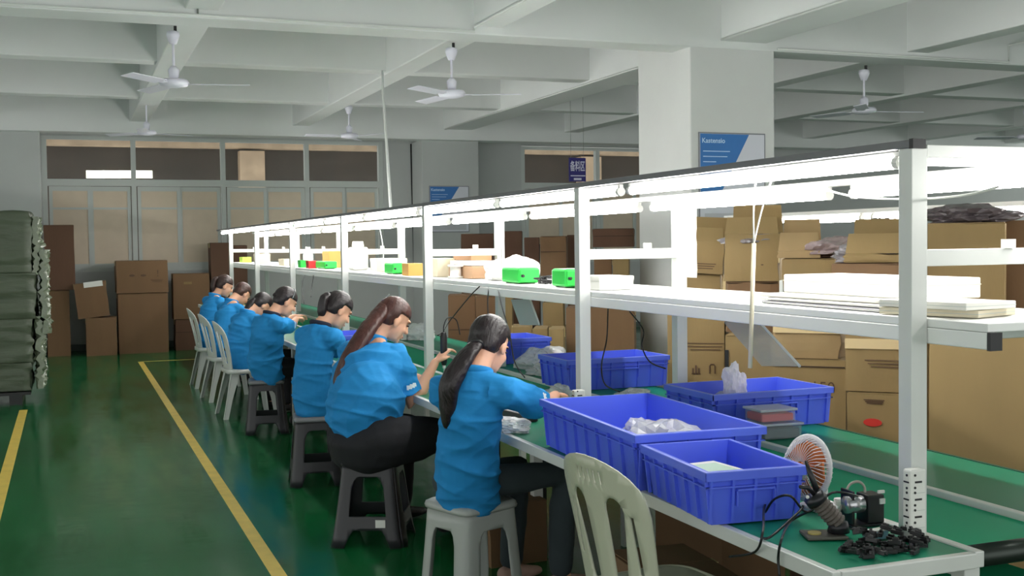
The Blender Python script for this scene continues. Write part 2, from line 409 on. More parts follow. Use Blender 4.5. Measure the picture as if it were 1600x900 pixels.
# ceiling fans (at rest)
M_FAN = mat('fan_white', (226, 226, 238), .35)
def ceiling_fan(px, vt, vb, d, ang, lab, blades=3):
    top = at(px, vt, d=d); z0 = at(px, vb, d=d).z
    t = thing('ceiling_fan', lab, 'fan', (top.x, top.y, z0), ang, None)
    H = top.z-z0
    b = nb(); tube(b, [(0, 0, .04), (0, 0, H)], .011, 8); link('down_rod', b, M_FAN, t, True)
    b = nb(); lathe(b, [(.03, H-.1), (.055, H-.03), (.05, H), (.02, H+.01)], 14); link('canopy', b, M_FAN, t, True)
    b = nb(); lathe(b, [(.02, .03), (.04, .06), (.045, .12), (.02, .15)], 14); link('upper_cup', b, M_FAN, t, True)
    b = nb(); lathe(b, [(.04, -.03), (.11, -.015), (.125, .01), (.11, .035), (.04, .045)], 20); link('motor_housing', b, M_FAN, t, True)
    if vt > 0:
        b = nb(); tube(b, [(0.02, 0, H), (.02, 0, H+.05)], .014, 6); link('hook', b, M_BLACK, t)
    for k in range(blades):
        a = 2*math.pi*k/3; b = nb(); Mt = Matrix.Rotation(a, 4, 'Z')@Matrix.Rotation(R(9), 4, 'X')
        box(b, (.10, -.02, -.003), (.2, .02, .003)); bl = box(b, (.18, -.06, -.003), (.62, .06, .003), bev=.002)
        bmesh.ops.transform(b, matrix=Mt, verts=b.verts); link('blade', b, M_FAN, t)
    return t
FANS = [(270, 50, 131, 9.6, R(-10), 'white ceiling fan nearest at upper left'), (228, 152, 208, 15.0, R(20), 'white ceiling fan hanging over the left end of the windows'),
        (545, 166, 213, 15.6, R(65), 'white ceiling fan hanging over the right part of the windows'), (705, 76, 148, 10.2, R(-20), 'white ceiling fan between the windows and the thick pillar'),
        (1350, 110, 174, 11.6, R(-12), 'white ceiling fan right of the thick pillar'), (1606, 172, 215, 13.5, R(40), 'white ceiling fan cut by the right picture edge'),
        (1290, 188, 216, 19.5, R(40), 'small distant ceiling fan above the blue wall sign')]
for f in FANS[:6]: ceiling_fan(*f)
#@@BENCH
# ------------------------------------------------------------------ assembly line
ST = [2.48, 4.60, 6.93, 9.26, 11.6, 13.92, 16.25]
YE = 16.6; YB = 2.28
# near workbench: table modules, trims, legs
wb = thing('workbench', 'long green topped workbench where the workers sit', 'workbench', (1.92, YB, 0))
def W(bm, nm, mt, par, o, sm=False):
    bmesh.ops.translate(bm, vec=-Vector(o.location), verts=bm.verts); return link(nm, bm, mt, par, sm)
EDG = [YB]+[(a+b_)/2+.2 for a, b_ in zip(ST, ST[1:])]+[YE]
for y0, y1 in zip(EDG, EDG[1:]):
    b = nb(); box(b, (1.715, y0+.002, .722), (2.125, y1-.002, .75), bev=.001); W(b, 'tabletop', M_MAT, wb, wb)
b = nb(); box(b, (1.69, YB-.02, .712), (1.715, YE, .752), bev=.003); W(b, 'front_edge', M_ALU, wb, wb)
b = nb(); box(b, (2.125, YB-.02, .712), (2.155, YE, .754), bev=.003); W(b, 'rear_edge', M_ALU, wb, wb)
b = nb(); box(b, (1.715, YB-.025, .712), (2.125, YB, .752), bev=.003); W(b, 'end_edge', M_ALU, wb, wb)
for y in [YB+.02]+[s+.6 for s in ST[1:]]:
    for x in (1.80, 2.13):
        b = nb(); box(b, (x-.025, y-.025, 0), (x+.025, y+.025, .712), bev=.003); W(b, 'leg', M_ALU, wb, wb)
    b = nb(); box(b, (1.80, y-.02, .12), (2.13, y+.02, .16)); W(b, 'foot_bar', M_ALU, wb, wb)
b = nb(); box(b, (2.10, YB, .52), (2.14, YE, .56)); W(b, 'stretcher', M_ALU, wb, wb)
# conveyor
cv = thing('conveyor', 'green belt conveyor running between the two bench tops', 'conveyor', (2.36, YB, 0))
b = nb(); box(b, (2.175, YB+.06, .70), (2.54, YE, .735), bev=.006); W(b, 'belt', M_BELT, cv, cv)
b = nb(); tube(b, [(2.17, YB+.06, .715), (2.545, YB+.06, .715)], .03, 16); W(b, 'end_roller', mat('dark_steel', (60, 66, 62), .35, .7), cv, cv, True)
b = nb(); box(b, (2.545, YB-.02, .69), (2.575, YE, .752), bev=.003); W(b, 'side_rail', M_WHITE, cv, cv)
b = nb(); box(b, (2.158, YB+.04, .66), (2.172, YE, .745)); W(b, 'side_rail', M_ALU, cv, cv)
b = nb(); box(b, (2.19, YB+.1, .56), (2.53, YE, .60)); W(b, 'return_belt', M_BELT, cv, cv)
for y in (3.0, 6.0, 9.0, 12.0, 15.0):
    b = nb(); box(b, (2.20, y, 0), (2.24, y+.04, .66)); box(b, (2.48, y, 0), (2.52, y+.04, .66)); W(b, 'leg', M_BLACK, cv, cv)
# far workbench
fb = thing('workbench', 'second green bench top on the far side of the conveyor', 'workbench', (2.8, 2.0, 0))
for y0, y1 in zip([1.9]+EDG[1:], EDG[1:]):
    b = nb(); box(b, (2.58, y0+.002, .722), (3.005, y1-.002, .75), bev=.001); W(b, 'tabletop', M_MAT, fb, fb)
b = nb(); box(b, (3.005, 1.9, .712), (3.02, YE, .752)); W(b, 'rear_edge', mat('dark_green_edge', (24, 80, 60), .5), fb, fb)
for y in [2.2]+[s+.6 for s in ST[1:]]:
    for x in (2.62, 2.98):
        b = nb(); box(b, (x-.02, y-.02, 0), (x+.02, y+.02, .72)); W(b, 'leg', M_BLACK if y < 3 else M_ALU, fb, fb)
# overhead frame with shelf
of = thing('overhead_frame', 'white framed overhead rack with shelf and light rails above the benches', 'rack', (2.36, YB, .75))
XF, XK = 2.115, 2.60
for i, y in enumerate(ST):
    for x, zt, zb in ((XF, 1.79, .755), (XK, 1.74, .755)):
        b = nb(); box(b, (x-.026, y-.026, zb), (x+.026, y+.026, zt), bev=.002); W(b, 'post', M_ALU, of, of)
    b = nb(); box(b, (XF+.026, y-.018, 1.475), (XK-.026, y+.018, 1.52), bev=.002); W(b, 'cross_bar', M_ALU, of, of)
    b = nb(); box(b, (XF+.026, y-.02, 1.27), (XK-.026, y+.02, 1.31), bev=.002); W(b, 'shelf_bearer', M_ALU, of, of)
    b = nb(); box(b, (XF+.3, y-.028, 1.52), (XF+.33, y-.004, 1.545)); W(b, 'clip', M_WHITE, of, of)
b = nb(); box(b, (XF-.03, 2.46, 1.79), (XF+.012, 17.6, 1.812), bev=.002); W(b, 'light_rail', M_RAIL, of, of)
b = nb(); box(b, (XF-.03, 2.444, 1.788), (XF+.012, 2.46, 1.814)); W(b, 'end_cap', M_BLACK, of, of)
b = nb(); box(b, (XK-.02, 2.3, 1.742), (XK+.02, 17.4, 1.765), bev=.002); W(b, 'light_rail', M_ALU, of, of)
b = nb(); box(b, (XF+.03, 2.46, 1.765), (XK+2.2, 2.50, 1.80), bev=.002); W(b, 'end_cross_rail', M_ALU, of, of)
# shelf boards
for y0, y1 in zip([2.24]+ST[1:], ST[1:]+[YE]):
    b = nb(); box(b, (XF+.03, y0+.002, 1.312), (XK+.1, y1-.002, 1.334), bev=.002); W(b, 'shelf_board', M_SHELF, of, of)
b = nb(); box(b, (XF+.028, 2.24, 1.268), (XF+.062, YE, 1.311), bev=.003); W(b, 'shelf_beam', M_SHELF, of, of)
b = nb(); box(b, (XF+.026, 2.228, 1.266), (XF+.064, 2.24, 1.312)); W(b, 'beam_end_cap', M_BLACK, of, of)
b = nb(); box(b, (XK+.066, 2.24, 1.268), (XK+.1, YE, 1.311), bev=.003); W(b, 'shelf_beam', M_SHELF, of, of)
# tube lights
def tube_light(x, y0, y1, z, lab, r=.017, horiz=False, grp=None):
    t = thing('tube_light', lab, 'light', (x, y0, z), 0, grp)
    L_ = y1-y0; e = Vector((1, 0, 0)) if horiz else Vector((0, 1, 0))
    b = nb(); tube(b, [e*.02, e*(L_-.02)], r, 10); link('lit_tube', b, M_TUBE, t, True)
    b = nb()
    if horiz: box(b, (0, -.008, r+.001), (L_, .008, r+.012))
    else: box(b, (-.009, 0, r+.001), (.009, L_, r+.012))
    link('batten', b, M_WHITE, t)
    for k in (0, L_-.02):
        b = nb(); tube(b, [e*k, e*(k+.02)], r+.002, 10); link('end_cap', b, M_WHITE, t)
yy = 2.53; k = 0
FR = [(2.53, 4.14)]+[(4.22+1.45*i, 4.22+1.45*i+1.39) for i in range(9)]
for k, (a, c) in enumerate(FR): tube_light(XF+.004, a, c, 1.757, '%s tube light from the near end under the front rail' % ORD[k])
BK = [(1.98, 3.36), (3.49, 4.85), (4.98, 6.37), (6.48, 7.86), (7.98, 9.36), (9.48, 10.86), (10.98, 12.36), (12.48, 13.86), (13.98, 15.36), (15.48, 16.86)]
for k, (a, c) in enumerate(BK): tube_light(XK, a, c, 1.712, '%s tube light from the near end under the rear rail' % ORD[k])
tube_light(XF+.06, 0, .62, 1.742, 'thin tube light under the end cross rail, left one', .007, True).location if False else None
o = tube_light(XF+.05, 0, .5, 1.75, 'thin crosswise tube light beside the near post', .007, True)
for o in [q for q in COL.objects if q.name.startswith('tube_light') and 'crosswise' in q.get('label', '')]: o.location = (XF+.06, 2.52, 1.755)
# third line of lights: second assembly line beyond the cartons
of2 = thing('overhead_frame', 'distant white light frame of the next line beyond the stacked cartons', 'rack', (5.0, 4.3, 0))
for x in (4.8, 5.18):
    for y in (3.2, 5.4, 7.6):
        b = nb(); box(b, (x-.022, y-.022, 0), (x+.022, y+.022, 1.72)); W(b, 'post', M_ALU, of2, of2)
    b = nb(); box(b, (x-.02, 3.1, 1.72), (x+.02, 7.75, 1.745)); W(b, 'light_rail', M_ALU, of2, of2)
b = nb()
for y in (3.2, 5.4, 7.6): box(b, (4.82, y-.015, 1.5), (5.16, y+.015, 1.54))
W(b, 'cross_bar', M_ALU, of2, of2)
for k, (a, c) in enumerate(((3.3, 4.6), (4.72, 6.0), (6.1, 7.45))): tube_light(4.8, a, c, 1.69, '%s tube light from the near end on the next line beyond the cartons' % ORD[k])
for k, (a, c) in enumerate(((3.3, 4.6), (4.72, 6.0), (6.1, 7.45))): tube_light(5.18, a, c, 1.69, '%s tube light from the near end on the rear rail of the next line' % ORD[k])
#@@OBJECTS
# ------------------------------------------------------------------ plastic crates
M_CR = mat('blue_crate_plastic', (84, 108, 236), .38, var=.03, vscale=3, spec=.5)
M_CR2 = mat('blue_crate_rim', (124, 142, 244), .38)
def crate(L_, W_, H_, loc, rz, lab, ribs=(6, 4), nm='plastic_crate'):
    """long axis along local y"""
    t = thing(nm, lab, 'crate', loc, rz)
    o, i_ = .018, .003     # taper
    def wall(bm, x0, y0, x1, y1):     # outer bottom -> top, thickness .003
        n = Vector((y1-y0, -(x1-x0), 0)).normalized()
        pts = []
        for (x, y, z, k) in ((x0, y0, 0, -1), (x1, y1, 0, -1), (x1, y1, H_, 1), (x0, y0, H_, 1)):
            pts.append(Vector((x*(1 if k > 0 else 1-o/abs(W_/2)), y*(1 if k > 0 else 1-o/abs(L_/2)), z)))
        vo = [bm.verts.new(p) for p in pts]; vi = [bm.verts.new(p-n*.004) for p in pts]
        bm.faces.new(vo); bm.faces.new(vi[::-1])
        for k in range(4): bm.faces.new((vo[k], vo[(k+1) % 4], vi[(k+1) % 4], vi[k]))
    b = nb(); w2, l2 = W_/2, L_/2
    C4 = [(-w2, -l2), (w2, -l2), (w2, l2), (-w2, l2)]
    for k in range(4):
        (x0, y0), (x1, y1) = C4[k], C4[(k+1) % 4]; wall(b, x0, y0, x1, y1)
    box(b, (-w2+o, -l2+o, 0.001), (w2-o, l2-o, .006)); link('tub', b, M_CR, t)
    # rim: folded lip around the top
    b = nb(); e = .012
    for a, c in (((-w2-e, -l2-e), (w2+e, -l2)), ((-w2-e, l2), (w2+e, l2+e)), ((-w2-e, -l2), (-w2, l2)), ((w2, -l2), (w2+e, l2))):
        box(b, (*a, H_-.004), (*c, H_), bev=.0012)
    link('rim', b, M_CR2, t)
    b = nb()
    for a, c in (((-w2-e, -l2-e), (w2+e, -l2-e+.003)), ((-w2-e, l2+e-.003), (w2+e, l2+e)), ((-w2-e, -l2-e), (-w2-e+.003, l2+e)), ((w2+e-.003, -l2-e), (w2+e, l2+e))):
        box(b, (*a, H_-.026), (*c, H_-.003))
    box(b, (-w2-e+.004, -l2-e+.004, H_-.048), (w2+e-.004, -l2+.001, H_-.044)); box(b, (-w2-e+.004, l2-.001, H_-.048), (w2+e-.004, l2+e-.004, H_-.044))
    box(b, (-w2-e+.004, -l2-e+.004, H_-.048), (-w2+.001, l2+e-.004, H_-.044)); box(b, (w2-.001, -l2-e+.004, H_-.048), (w2+e-.004, l2+e-.004, H_-.044))
    link('lip', b, M_CR, t)
    nl, nw = ribs
    def rib(p, q, n):
        b = nb(); d = (q-p).normalized()*.004
        tb = o*.95
        for z0, z1 in ((.006, H_-.027),):
            def P(pp, k, z): return pp - n*(tb*(1-z/H_)) + n*k + Vector((0, 0, z))
            v = [b.verts.new(P(s_, k, z)) for z in (z0, z1) for s_ in (p-d, p+d) for k in (-.001, .0105)]
            for q_ in ((0,1,3,2),(4,6,7,5),(0,4,5,1),(2,3,7,6),(0,2,6,4),(1,5,7,3)): b.faces.new([v[i] for i in q_])
        link('rib', b, M_CR, t)
    for k in range(nl+1):
        y = -l2*.96+k*L_*.96/nl
        for sx in (-1, 1): rib(Vector((sx*w2, y, 0)), Vector((sx*w2, y+1, 0)), Vector((sx, 0, 0)))
    for k in range(nw+1):
        x = -w2*.94+k*W_*.94/nw
        for sy in (-1, 1): rib(Vector((x, sy*l2, 0)), Vector((x+1, sy*l2, 0)), Vector((0, sy, 0)))
    # hand hold on the short ends
    for sy in (-1, 1):
        b = nb(); box(b, (-W_*.2, sy*(l2+.001), H_*.62), (W_*.2, sy*(l2+.011), H_*.62+.006), bev=.001)
        for sx in (-1, 1): box(b, (sx*W_*.2-.002, sy*(l2-.004), H_*.35), (sx*W_*.2+.002, sy*(l2+.009), H_*.62))
        link('handle_ledge', b, M_CR, t)
    return t
ZT = .7525
def ctr4(pts):
    c = sum((Vector(p) for p in pts), Vector())/4; return c
# foreground pair (rim corners read off the table plane)
crate(.90, .45, .185, (1.925, 3.675, ZT), R(-3.5), 'largest blue crate on the near bench top with clear plastic bags in it', (8, 5))
crate(.455, .29, .155, (1.808, 2.965, ZT+.002), R(-5.5), 'small deep blue crate at the near bench corner holding a white pad', (6, 4))
crate(.38, .60, .17, (2.78, 5.78, ZT), R(0), 'blue crate on the far bench top beside the tall middle post', (4, 7))
crate(.40, .58, .16, (2.78, 4.32, ZT), R(0), 'blue crate on the far bench top behind the food boxes', (4, 6))
crate(.50, .36, .15, (1.95, 8.35, ZT), R(0), 'purple blue crate on the bench behind the third worker from the front', (5, 4))
crate(.42, .40, .17, (2.79, 7.25, ZT), R(0), 'blue crate partly hidden behind the front worker head', (5, 4))

def crumple(name, c, size, mt, lab, cat, seed=0, amp=.35, sub=4, flat=False, group=None):
    b = nb(); bmesh.ops.create_icosphere(b, subdivisions=sub, radius=1)
    for v in b.verts:
        q_ = v.co.copy(); n = noise.noise(q_*1.7+Vector((seed*7.3, 1, 2)))+.5*(.3-abs(noise.noise(q_*3.6+Vector((seed, 5, 2)))))+.22*(.3-abs(noise.noise(q_*8+Vector((seed, 5, 2)))))
        k = 1+amp*n*1.1
        v.co = Vector((v.co.x*size[0]*k, v.co.y*size[1]*k, max(v.co.z*size[2]*k, -size[2]*.45)+size[2]*.45))
    o = link(name, b, mt, None, False, c); return tag(o, lab, cat, group)
crumple('plastic_bag', (1.93, 3.50, ZT+.008), (.15, .20, .10), M_BAG, 'crumpled clear plastic bags inside the largest blue crate', 'bag', 3, .5)
crumple('plastic_bag', (2.0, 3.82, ZT+.008), (.10, .14, .07), M_BAG, 'smaller clear bag at the far end inside the largest blue crate', 'bag', 5, .5)
t = thing('white_pad', 'white pad lying in the small foreground crate', 'box', (1.79, 2.95, ZT+.012), R(4)); b = nb(); box(b, (-.075, -.12, 0), (.075, .12, .105), bev=.006); link('pad', b, M_WHITE, t); b = nb(); box(b, (-.05, -.08, .105), (.05, .08, .1065)); link('label', b, mat('pale_green', (190, 214, 196), .6), t)
crumple('paper_towel', (2.74, 4.36, ZT+.10), (.05, .045, .10), mat('tissue_white', (245, 240, 245), .8), 'white tissue sticking out of the crate behind the food boxes', 'tissue', 9, .5)
crumple('packing_bag', (2.80, 4.38, ZT+.006), (.15, .12, .08), M_BAG, 'bags filling the crate behind the food boxes', 'bag', 11, .4)
crumple('plastic_bag', (2.62+.17, 6.66, ZT), (.14, .22, .09), M_BAG, 'pile of clear bags on the far bench beyond the front worker', 'bag', 13, .4)
crumple('plastic_bag', (2.72, 6.42, ZT), (.12, .1, .05), M_BAG, 'flat clear bags in front of the bag pile on the far bench', 'bag', 14, .4)
crumple('plastic_bag', (2.66, 5.15, ZT), (.09, .10, .035), M_BAG, 'thin clear bag near the foot of the tall middle post', 'bag', 15, .5)
# food boxes
def tub(loc, rz, w_, d_, h_, inner, lab):
    t = thing('food_box', lab, 'box', loc, rz)
    b = nb(); box(b, (-w_/2, -d_/2, 0), (w_/2, d_/2, h_), bev=.008); link('tub', b, mat('clear_tub', (208, 214, 220), .15, alpha=.3), t)
    b = nb(); box(b, (-w_/2+.006, -d_/2+.006, .004), (w_/2-.006, d_/2-.006, h_*.78), bev=.006); link('contents', b, inner, t)
    b = nb(); box(b, (-w_/2-.006, -d_/2-.006, h_), (w_/2+.006, d_/2+.006, h_+.010), bev=.003); link('lid', b, mat('clear_lid', (214, 220, 230), .2, alpha=.7), t)
tub((2.66, 3.93, ZT), R(-4), .17, .13, .055, mat('tub_dark_contents', (70, 90, 96), .5), 'lower clear food box with dark contents beside the blue crate')
tub((2.645, 3.945, ZT+.066), R(-2), .16, .13, .045, mat('tub_red_contents', (230, 50, 70), .5), 'upper clear food box with red contents beside the blue crate')
b = nb(); box(b, (-.012, -.2, 0), (.012, .2, .02), bev=.002)
o = link('wooden_stick', b, mat('light_wood', (206, 160, 110), .6), None, False, (2.10, 3.05, ZT+.17)); 
bpy.data.objects.remove(o)

# ------------------------------------------------------------------ chairs and stools
M_CH = mat('white_chair_plastic', (214, 218, 214), .35, var=.02); M_CHB = mat('beige_chair_plastic', (196, 198, 176), .38, var=.02)
def chair(lab, loc, rz, mt, grp=None, style=0):
    """faces +x; moulded plastic chair"""
    t = thing('plastic_chair', lab, 'chair', loc, rz, grp)
    H0, H1, hw = .44, (.90 if style == 0 else .88), (.235 if style == 0 else .215)
    b = nb()
    def seatf(x, y, k):
        return Vector((x, y, H0-.012*math.cos(x*6)*math.cos(y*6)+.0*k-(.02*max(0, (x-.15))*4)+k*.005))
    plate(b, rrect(.42, .43, .09, 6), [], 1, seatf, .04)
    link('seat', b, mt, t, True)
    b = nb(); ring = [Vector((x, y, H0-.018)) for x, y in rrect(.42, .43, .09, 6)]
    tube(b, ring, (.004, .02) and [(.004, .022)]*len(ring), 6, ref=Vector((0, 0, 1)), closed=True); link('seat_rim', b, mt, t, True)
    # back: y = across, s = height
    Hb = H1-H0+.01
    def backf(y, s, k):
        x = -.205-.10*(s/Hb)**1.2-.018*k*.35+.045*(y/hw)**2
        return Vector((x+.0, y*(1.0-.0*s), H0-.01+s))
    out = []
    n = 14
    for i in range(n+1):
        a = math.pi*i/n; yy_ = math.cos(a)*(hw+.0); zz = Hb-.16+.16*math.sin(a)**.8
        out.append((yy_, zz))
    out = [(hw-.035, 0), (hw-.015, .12)]+out+[(-hw+.015, .12), (-hw+.035, 0)]
    holes = []
    def hole(cy_, w_, z0, z1, lean=0):
        o = []
        for i in range(8): a = math.pi*i/7; o.append((cy_+math.cos(a)*w_/2+lean, z1-w_*.5+math.sin(a)*w_*.5))
        for i in range(5): a = math.pi+math.pi*i/4; o.append((cy_+math.cos(a)*w_*.32-lean, z0+w_*.3+math.sin(a)*w_*.3))
        return o
    if style == 0:
        for sy in (-1, 1):
            holes.append(hole(sy*.085, .085, .05, Hb-.12, sy*.012))
            holes.append([(sy*.165+q[0]*1, q[1]) for q in [(-.008, .12), (.008, .12), (.008, Hb-.17), (-.008, Hb-.17)]])
        for k in (-2, -1, 0, 1, 2): holes.append([(k*.03-.005, Hb-.085), (k*.03+.005, Hb-.085), (k*.03+.005, Hb-.045), (k*.03-.005, Hb-.045)])
    else:
        for k in (-1.5, -.5, .5, 1.5): holes.append(hole(k*.078, .05, .06, Hb-.07-.03*abs(k), k*.004))
    plate(b := nb(), out, holes, 1, backf, .035); link('backrest', b, mt, t, True)
    # legs: angle section, tapered and splayed
    for sx, sy in ((1, 1), (1, -1), (-1, 1), (-1, -1)):
        b = nb()
        top = Vector((sx*.175, sy*.18, H0-.015)); bot = Vector((sx*.235+(-.03 if sx < 0 else 0), sy*.225, 0))
        for ax in (Vector((-sx, 0, 0)), Vector((0, -sy, 0))):
            oth = Vector((0, -sy, 0)) if ax.x else Vector((-sx, 0, 0)); v = []
            for p, wd in ((top, .075), (bot.lerp(top, .4), .045), (bot, .04)):
                v.append([b.verts.new(q) for q in (p, p+ax*wd, p+ax*wd+oth*.005, p+oth*.005)])
            for A, B in zip(v, v[1:]):
                for k in range(4): b.faces.new((A[k], A[(k+1) % 4], B[(k+1) % 4], B[k]))
            b.faces.new(v[0]); b.faces.new(v[-1][::-1])
        link('leg', b, mt, t)
    return t
M_STG = mat('grey_stool_plastic', (168, 172, 168), .4, var=.03); M_STD = mat('charcoal_stool_plastic', (44, 44, 48), .42); M_STT = mat('stool_top_grey', (120, 122, 126), .4)
def stool(lab, loc, rz, mt, top=None, bar=False, H_=.45, flat=.27, base=.36, grp=None):
    t = thing('plastic_stool', lab, 'stool', loc, rz, grp)
    def ringpt(s, z, off=0):      # s in 0..4
        f = z/(H_-.03); w_ = base+(flat-base)*f**.8+off*2
        side = int(math.floor(s)) % 4; u_ = (s-math.floor(s))*2-1
        rr_ = .16
        h = w_/2
        # rounded square by superellipse-like blend
        pt = [(h, u_*h), (-u_*h, h), (-h, -u_*h), (u_*h, -h)][side]
        x, y = pt; L8 = (abs(x/h)**7+abs(y/h)**7)**(1/7)
        return Vector((x/L8, y/L8, z))
    b = nb(); Zm = H_-.035
    out = [(0, Zm), (0, 0)] ; 
    outline = [(0, 0)]
    if not bar:
        for k in range(4):
            a0, a1 = k+.24, k+.76; arch = [(a0-.03, 0), (a0, .10)]
            za = H_*.76
            arch += [(a0+.01, za-.06), (a0+.04, za-.02), (a0+.09, za), (a1-.09, za), (a1-.04, za-.02), (a1-.01, za-.06), (a1, .10), (a1+.03, 0)]
            outline += arch
        outline += [(4, 0), (4, Zm), (0, Zm)]; holes = []
    else:
        holes = []
        for k in range(4):
            a0, a1 = k+.22, k+.78
            outline += [(a0-.02, 0), (a0+.03, .06), (a0+.08, .09), (a1-.08, .09), (a1-.03, .06), (a1+.02, 0)]
            za = H_*.80
            holes.append([(a0, .16), (a1, .16), (a1-.01, za-.06), (a1-.05, za-.02), (a1-.12, za), (a0+.12, za), (a0+.05, za-.02), (a0+.01, za-.06)])
        outline += [(4, 0), (4, Zm), (0, Zm)]
    plate(b, outline, holes, 1, lambda x, y, k: ringpt(x % 4 if x < 4 else 0.0, y, k*.005), .05); link('side_shell', b, mt, t, True)
    b = nb(); rings = []
    for z, off in ((Zm, .010), (Zm+.012, .013), (H_-.008, .008), (H_-.001, -.004), (H_-.004, -.02), (H_-.008, -.06)):
        ring = []
        for k in range(32):
            p = ringpt(k/8, H_-.03, 0); s_ = 1+off/(flat/2); ring.append(b.verts.new((p.x*s_, p.y*s_, z)))
        rings.append(ring)
    for A, B in zip(rings, rings[1:]):
        for k in range(32): b.faces.new((A[k], A[(k+1) % 32], B[(k+1) % 32], B[k]))
    b.faces.new(rings[-1]); b.faces.new(rings[0][::-1]); link('seat', b, top or mt, t, True)
    if bar and 'sticker' in lab:
        p = ringpt(3.62, .125, .004); q = ringpt(3.76, .125, .004)
        b = nb(); box(b, (p.x, p.y-.003, .105), (q.x, p.y+.002, .145)); link('sticker', b, M_WHITE, t)
    return t

# ------------------------------------------------------------------ cartons
def carton(lab, loc, rz, w_, d_, h_, mt=0, seed=0, tape=True, lean=0., marks=(), crush=.006, nm='cardboard_carton', flaps=True, grp=None, tapefront=False, openf=False):
    """origin bottom centre; front face at -y"""
    t = thing(nm, lab, 'carton', loc, rz, grp)
    if lean: t.rotation_euler = (0, lean, rz)
    M_ = M_CARD[mt]
    b = nb(); bmesh.ops.create_cube(b, size=1)
    bmesh.ops.subdivide_edges(b, edges=b.edges, cuts=5, use_grid_fill=True)
    for v in b.verts:
        p = v.co.copy(); x, y, z = p.x*2, p.y*2, p.z+.5
        n1 = noise.noise(Vector((p.x*2+seed*3.1, p.y*2, p.z*2.5))); n2 = noise.noise(Vector((p.x*2, p.y*2+seed*1.7, p.z*2.2+9)))
        bul = crush*1.6*(1-x*x)*(1-(2*z-1)**2)
        v.co = Vector((p.x*w_+n1*crush*1.2, p.y*d_+(bul*.5 if y > .99 else -bul*.4 if y < -.99 else 0)+n2*crush*.3, z*h_+(n2*crush*.9 if z > .9 else 0)))
    link('box_body', b, M_, t)
    if flaps:
        for s in (-1, 1):
            b = nb(); v = []
            up = .004+abs(noise.noise(Vector((seed, s, 3))))*.012
            box(b, (-w_/2+.003, s*d_/2, h_+.001), (w_/2-.003, s*.003, h_+.005))
            for q in b.verts:
                if abs(q.co.y) < .01:
                    q.co.z += up
                    if openf: q.co.z += min(.16, d_*.33)*(1+.3*s); q.co.y += s*d_*.42; q.co.x *= .92
            link('flap', b, M_, t)
    if tape:
        b = nb(); box(b, (-w_/2-.001, -.026, h_+.006), (w_/2+.001, .026, h_+.0075)); 
        for s in (-1, 1): box(b, (s*(w_/2+.0005), -.026, h_-.07), (s*(w_/2+.002+crush), .026, h_+.007))
        link('packing_tape', b, M_TAPE, t)
    if tapefront:
        b = nb(); box(b, (-w_/2, -d_/2-.002-crush, h_*.55), (w_/2, -d_/2-.001-crush*.6, h_*.55+.05)); link('packing_tape', b, M_TAPE, t)
    for mk in marks:
        kind, mx, mz, sz = mk[:4]; mm = mk[4] if len(mk) > 4 else M_INK; y = -d_/2-crush-.002
        if kind == 'fold':
            b = nb(); box(b, (-w_/2+.004, y, mz*h_-.004), (w_/2-.004, y+.01, mz*h_+.002)); link('fold_shadow_strip', b, mat('fold_shadow_brown', (60, 44, 32), .9), t)  # dark strip: the shadow of a fold painted across the front face
        elif kind == 'icons':
            for k in range(2):
                b = nb(); X = mx*w_+k*sz*2.2; Z = mz*h_
                if k == 0:
                    for q in (-.4, 0, .4): box(b, (X+q*sz-.12*sz, y, Z), (X+q*sz+.12*sz, y+.001, Z+sz*(1.1-abs(q)))); box(b, (X-.6*sz, y, Z-.12*sz), (X+.6*sz, y+.001, Z))
                else:
                    tube(b, [(X-.35*sz, y, Z), (X-.35*sz, y, Z+sz), (X-.2*sz, y, Z+1.25*sz), (X+.2*sz, y, Z+1.25*sz), (X+.35*sz, y, Z+sz), (X+.35*sz, y, Z)], .09*sz, 5)
                link('printed_mark', b, mm, t)
        elif kind == 'lines':
            b = nb()
            for k in range(3): box(b, (mx*w_-sz*(1-.15*k), y, mz*h_-k*sz*.16), (mx*w_+sz*(1-.1*k), y+.001, mz*h_-k*sz*.16+.005))
            tag(link('printed_mark', b, mm, t), kind='stuff')
        elif kind == 'blob':
            b = nb(); lathe(b, [(.0005, 0), (sz, .0002), (sz, .001), (.0005, .0012)], 14, Matrix.Translation((mx*w_, y, mz*h_))@Matrix.Rotation(R(90), 4, 'X')@Matrix.Scale(.45, 4, (0, 1, 0))); link('printed_mark', b, mm, t)
        elif kind == 'plate':
            b = nb(); box(b, (mx*w_-sz, y, mz*h_-sz*.3), (mx*w_+sz, y+.001, mz*h_+sz*.3)); link('pasted_label', b, mm, t)
        elif kind == 'hole':
            b = nb(); box(b, (mx*w_-sz*.15, y, mz*h_-sz), (mx*w_+sz*.15, y+.001, mz*h_+sz)); link('hand_slot', b, M_BLACK, t)
        else:
            text_mesh('printed_text', kind, sz, mm, t, th=.0004, loc=(mx*w_, y, mz*h_), rot=(R(90), 0, 0))
    return t
def carton_px(lab, u0, u1, vt, z0, d, yaw=0, dep=.4, z1=None, vb=None, **k):
    """stand a carton so that its front face spans u0..u1 at depth d"""
    A = at((u0+u1)/2, vt, d=d); zt = z1 if z1 is not None else A.z
    if vb is not None: z0 = at((u0+u1)/2, vb, d=d).z
    va = math.atan2((u0+u1)/2-800, FPX)+YAW; rz = -va-R(yaw)*.7      # turned roughly to face the aisle
    w_ = (u1-u0)*d/FPX/max(.3, math.cos(va+rz)) if True else 0
    c = Vector((A.x, A.y))+Vector((-math.sin(rz), math.cos(rz)))*dep/2
    return carton(lab, (c.x, c.y, z0), rz, w_, dep, zt-z0, **k)

